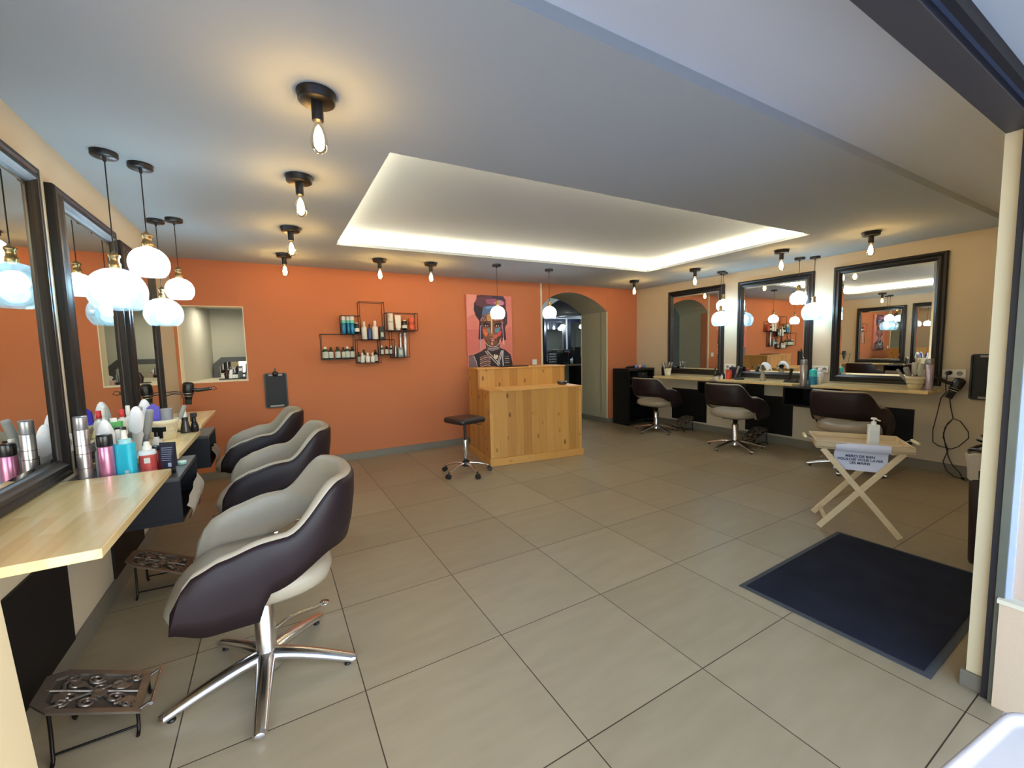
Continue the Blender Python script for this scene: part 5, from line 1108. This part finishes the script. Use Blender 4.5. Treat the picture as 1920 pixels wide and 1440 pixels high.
for k in range(5): m.hexa([(oc[k][0], -.03, oc[k][1]), (oc[k+1][0], -.03, oc[k+1][1]), (oc[k+1][0], .02, oc[k+1][1]), (oc[k][0], .02, oc[k][1]), (ic[k][0], -.03, ic[k][1]), (ic[k+1][0], -.03, ic[k+1][1]), (ic[k+1][0], .02, ic[k+1][1]), (ic[k][0], .02, ic[k][1])])
m.build('frame', pm('dark grey mirror frame', (66, 68, 70), .4), t)
m = MB(); m.add([(x, -.005, z) for x, z in ic], [tuple(range(6))]); m.build('mirror_glass', MIRROR, t)
t = thing('clipper_station', 'black charging tray with two upright clippers on the hatch sill', 'device', (-.36, YB+.30, 1.029))
m = MB(); m.box((-.14, -.06, 0), (.14, .06, .022)); m.box((.04, -.06, .022), (.14, .06, .035)); m.build('tray', BLACKM, t, bevel=.003)
m = MB(); m.tube([(-.07, 0, .02), (-.075, 0, .07), (-.055, 0, .12)], [.018, .022, .016], n=12); m.build('clipper', pm('dark maroon plug', (46, 18, 24), .4), t)
m = MB(); m.hexa([(-.045, -.018, .02), (-.018, -.018, .02), (-.018, .018, .02), (-.045, .018, .02), (-.035, -.014, .12), (-.012, -.014, .12), (-.012, .014, .12), (-.035, .014, .12)]); m.build('clipper', P('silver white clipper', (200, 196, 184), .35, .3), t)
m = MB(); m.hexa([(.035, -.025, .02), (.08, -.025, .02), (.08, .02, .02), (.035, .02, .02), (.04, -.015, .15), (.085, -.015, .155), (.085, .01, .155), (.04, .01, .15)]); m.build('clipper', BLACKM, t)
m = MB(); m.box((.048, -.026, .10), (.078, -.018, .135)); m.build('display', STEEL, t)
prod('spray_bottle', 'silver grey cone bottle on the hatch sill', 'bottle', (-.24, YB+.33, 1.029), [('body', [(.0001, 0), (.026, 0), (.026, .01), (.012, .11), (.008, .13), (.0001, .13)], P('grey cone', (130, 134, 138), .35, .3)), ('tip', [(.006, .13), (.004, .16), (.0001, .16)], P('grey cone', (130, 134, 138), .35, .3))])
prod('tissue_box', 'pink and white tissue box at the right end of the hatch sill', 'box', (-.20, YB+.24, 1.029), [('carton', lambda m: m.box((-.045, -.05, 0), (.045, .05, .055)), pm('pink floral carton', (226, 190, 180), .6, noise=.2, nscale=60)), ('tissue', lambda m: m.lathe([(.02, .055), (.035, .09), (.0001, .11)], n=9), TOWEL)])

# ================================================================== dim salon room behind the arch
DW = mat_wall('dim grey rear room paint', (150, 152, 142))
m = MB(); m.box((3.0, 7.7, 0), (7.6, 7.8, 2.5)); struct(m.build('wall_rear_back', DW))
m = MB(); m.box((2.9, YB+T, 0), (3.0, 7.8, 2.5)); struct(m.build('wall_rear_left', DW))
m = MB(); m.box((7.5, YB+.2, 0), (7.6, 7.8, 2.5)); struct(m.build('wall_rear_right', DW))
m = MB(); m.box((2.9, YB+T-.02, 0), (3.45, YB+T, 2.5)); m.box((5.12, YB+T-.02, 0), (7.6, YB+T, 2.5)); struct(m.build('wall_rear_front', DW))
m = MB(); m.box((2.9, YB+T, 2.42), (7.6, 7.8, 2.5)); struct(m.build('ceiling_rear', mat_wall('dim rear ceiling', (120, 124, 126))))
BLUF = pm('blue black mirror frame', (16, 20, 36), .35)
for (xa, xb, lb) in ((5.26, 5.86, 'black framed mirror seen through the arch, left one'), (5.94, 6.50, 'black framed mirror seen through the arch, right one')):
    t = thing('wall_mirror', lb, 'mirror', ((xa+xb)/2, 7.7, .95), 0, 'mirrors in the room behind the arch')
    w_ = (xb-xa)/2; m = MB()
    for a_, b_ in (((-w_, -.04, 0), (-w_+.065, 0, 1.0)), ((w_-.065, -.04, 0), (w_, 0, 1.0)), ((-w_+.065, -.04, .935), (w_-.065, 0, 1.0)), ((-w_+.065, -.04, 0), (w_-.065, 0, .065))): m.box(a_, b_)
    m.build('frame', BLUF, t, bevel=.004)
    m = MB(); m.add([(-w_+.06, -.01, .06), (w_-.06, -.01, .06), (w_-.06, -.01, .94), (-w_+.06, -.01, .94)], [(0, 1, 2, 3)]); m.build('mirror_glass', MIRROR, t)
for (x, lb) in ((5.50, 'small cool white globe standing in for a pendant reflection, left rear mirror'), (6.02, 'small cool white globe standing in for a pendant reflection, right rear mirror')):  # added globes stand in for reflected pendants and help light the rear room
    t = thing('reflection_globe', lb, 'lamp', (x, 7.3, 1.76), 0, 'pendant reflection globes behind the arch')
    m = MB(); m.sphere((0, 0, 0), .055, sz=.8); m.build('globe', emat('pendant reflection glow', (225, 240, 255), 170.), t)
    m = MB(); m.cyl((0, 0, .04), (0, 0, .66), .003, n=6); m.build('cord', BLACKM, t)
m = MB(); m.box((5.0, 7.35, .90), (7.4, 7.7, .935)); tag(m.build('rear_counter', pm('grey wood rear counter', (120, 108, 86), .5), bevel=.003), 'narrow counter in the room behind the arch', 'counter')
m = MB(); m.box((5.95, 7.4, .0), (6.6, 7.68, .899)); tag(m.build('rear_cabinet', BLACKP, bevel=.003), 'black cabinet under the counter behind the arch', 'cabinet')
t = thing('hood_dryer', 'large silver domed hair hood hanging in the room behind the arch', 'hair dryer', (5.28, 6.85, 1.98))
HS = pm('silver grey hood', (150, 156, 162), .35, .2)
m = MB(); m.lathe([(.0001, .3), (.2, .28), (.36, .18), (.42, .02), (.40, -.06), (.36, -.06), (.36, .0), (.0001, .2)], n=32); m.build('hood', HS, t)
m = MB(); m.tube([(-.05, -.42, .12), (-.04, -.43, -.0), (.0, -.42, -.1)], .007, n=6); m.tube([(.2, -.38, .12), (.1, -.41, .0)], .009, n=6); m.lathe([(.0001, -.01), (.022, -.01), (.022, .01), (.0001, .01)], c=(.1, -.42, 0), n=12); m.build('arm', BLACKM, t)
m = MB(); m.cyl((0, 0, .28), (0, 0, .44), .03); m.build('ceiling_mount', BLACKM, t)
t = thing('steamer_hood', 'black pleated hood beside the silver hood behind the arch', 'hair dryer', (6.02, 6.95, 1.93))
m = MB(); m.grid([[Vector(((.26-.05*k/5)*cos(2*pi*i/30)*(1+.03*(i % 2)), (.2-.05*k/5)*sin(2*pi*i/30)*(1+.03*(i % 2)), .3-.12*k)) for i in range(30)] for k in range(5)], wrap=True); m.build('hood', pm('black glossy hood', (26, 28, 32), .25), t)
m = MB(); m.cyl((0, 0, .28), (0, 0, .49), .02); m.sphere((.05, -.18, -.14), .02); m.build('ceiling_mount', STEEL, t)
t = thing('coffee_machine', 'black coffee machine on the counter behind the arch', 'machine', (5.66, 7.47, .935))
m = MB(); m.box((-.11, -.1, 0), (.11, .12, .05)); m.box((-.11, .0, .05), (.11, .12, .33)); m.box((-.11, -.1, .24), (.11, .0, .33)); m.build('body', BLACKM, t, bevel=.008)
m = MB(); m.box((-.08, -.103, .27), (.08, -.1, .31)); m.build('panel', P('grey panel', (80, 84, 92), .4), t); m = MB(); m.sphere((.05, -.104, .255), .006); m.build('indicator', emat('red indicator', (255, 60, 40), 1.5), t)
for k, (x, h_, w_) in enumerate(((6.0, .36, .16), (6.16, .13, .16))):
    prod('storage_box', ('tall black box', 'low black box')[k]+' on the counter behind the arch', 'box', (x, 7.5, .935), [('box', lambda m: m.box((-w_/2, -.08, 0), (w_/2, .08, h_)), BLACKM), ('lid', lambda m: m.box((-w_/2-.004, -.084, h_), (w_/2+.004, .084, h_+.015)), BLACKP)], 'black boxes behind the arch')
prod('glass_tumbler', 'small pale glass on the counter behind the arch', 'glass', (5.78, 7.36, .935), [('glass', [(.0001, 0), (.03, 0), (.034, .12), (.031, .12), (.028, .01), (.0001, .01)], P('pale glass', (140, 150, 146), .2)), ('straw', lambda m: m.cyl((0, 0, .01), (.02, 0, .16), .003), WHP)])
t = thing('notice_board', 'small black board with rows of pale lettering behind the arch', 'sign', (5.33, 7.45, .936))
m = MB(); m.box((-.12, 0, 0), (.12, .02, .30)); m.build('board', BLACKM, t, bevel=.002)
rnd = random.Random(5)
for r_ in range(4):
    x = -.10; m = MB(); m.box((-.10, -.0008, .05+r_*.058), (.10, -.0004, .054+r_*.058))
    while x < .08: w_ = min(rnd.uniform(.012, .035), .1-x); m.box((x, -.003, .05+r_*.058), (x+w_, -.0005, .05+r_*.058+.032)); x += w_+.01
    m.build('text_row', P('pale letters', (150, 150, 156), .6), t)
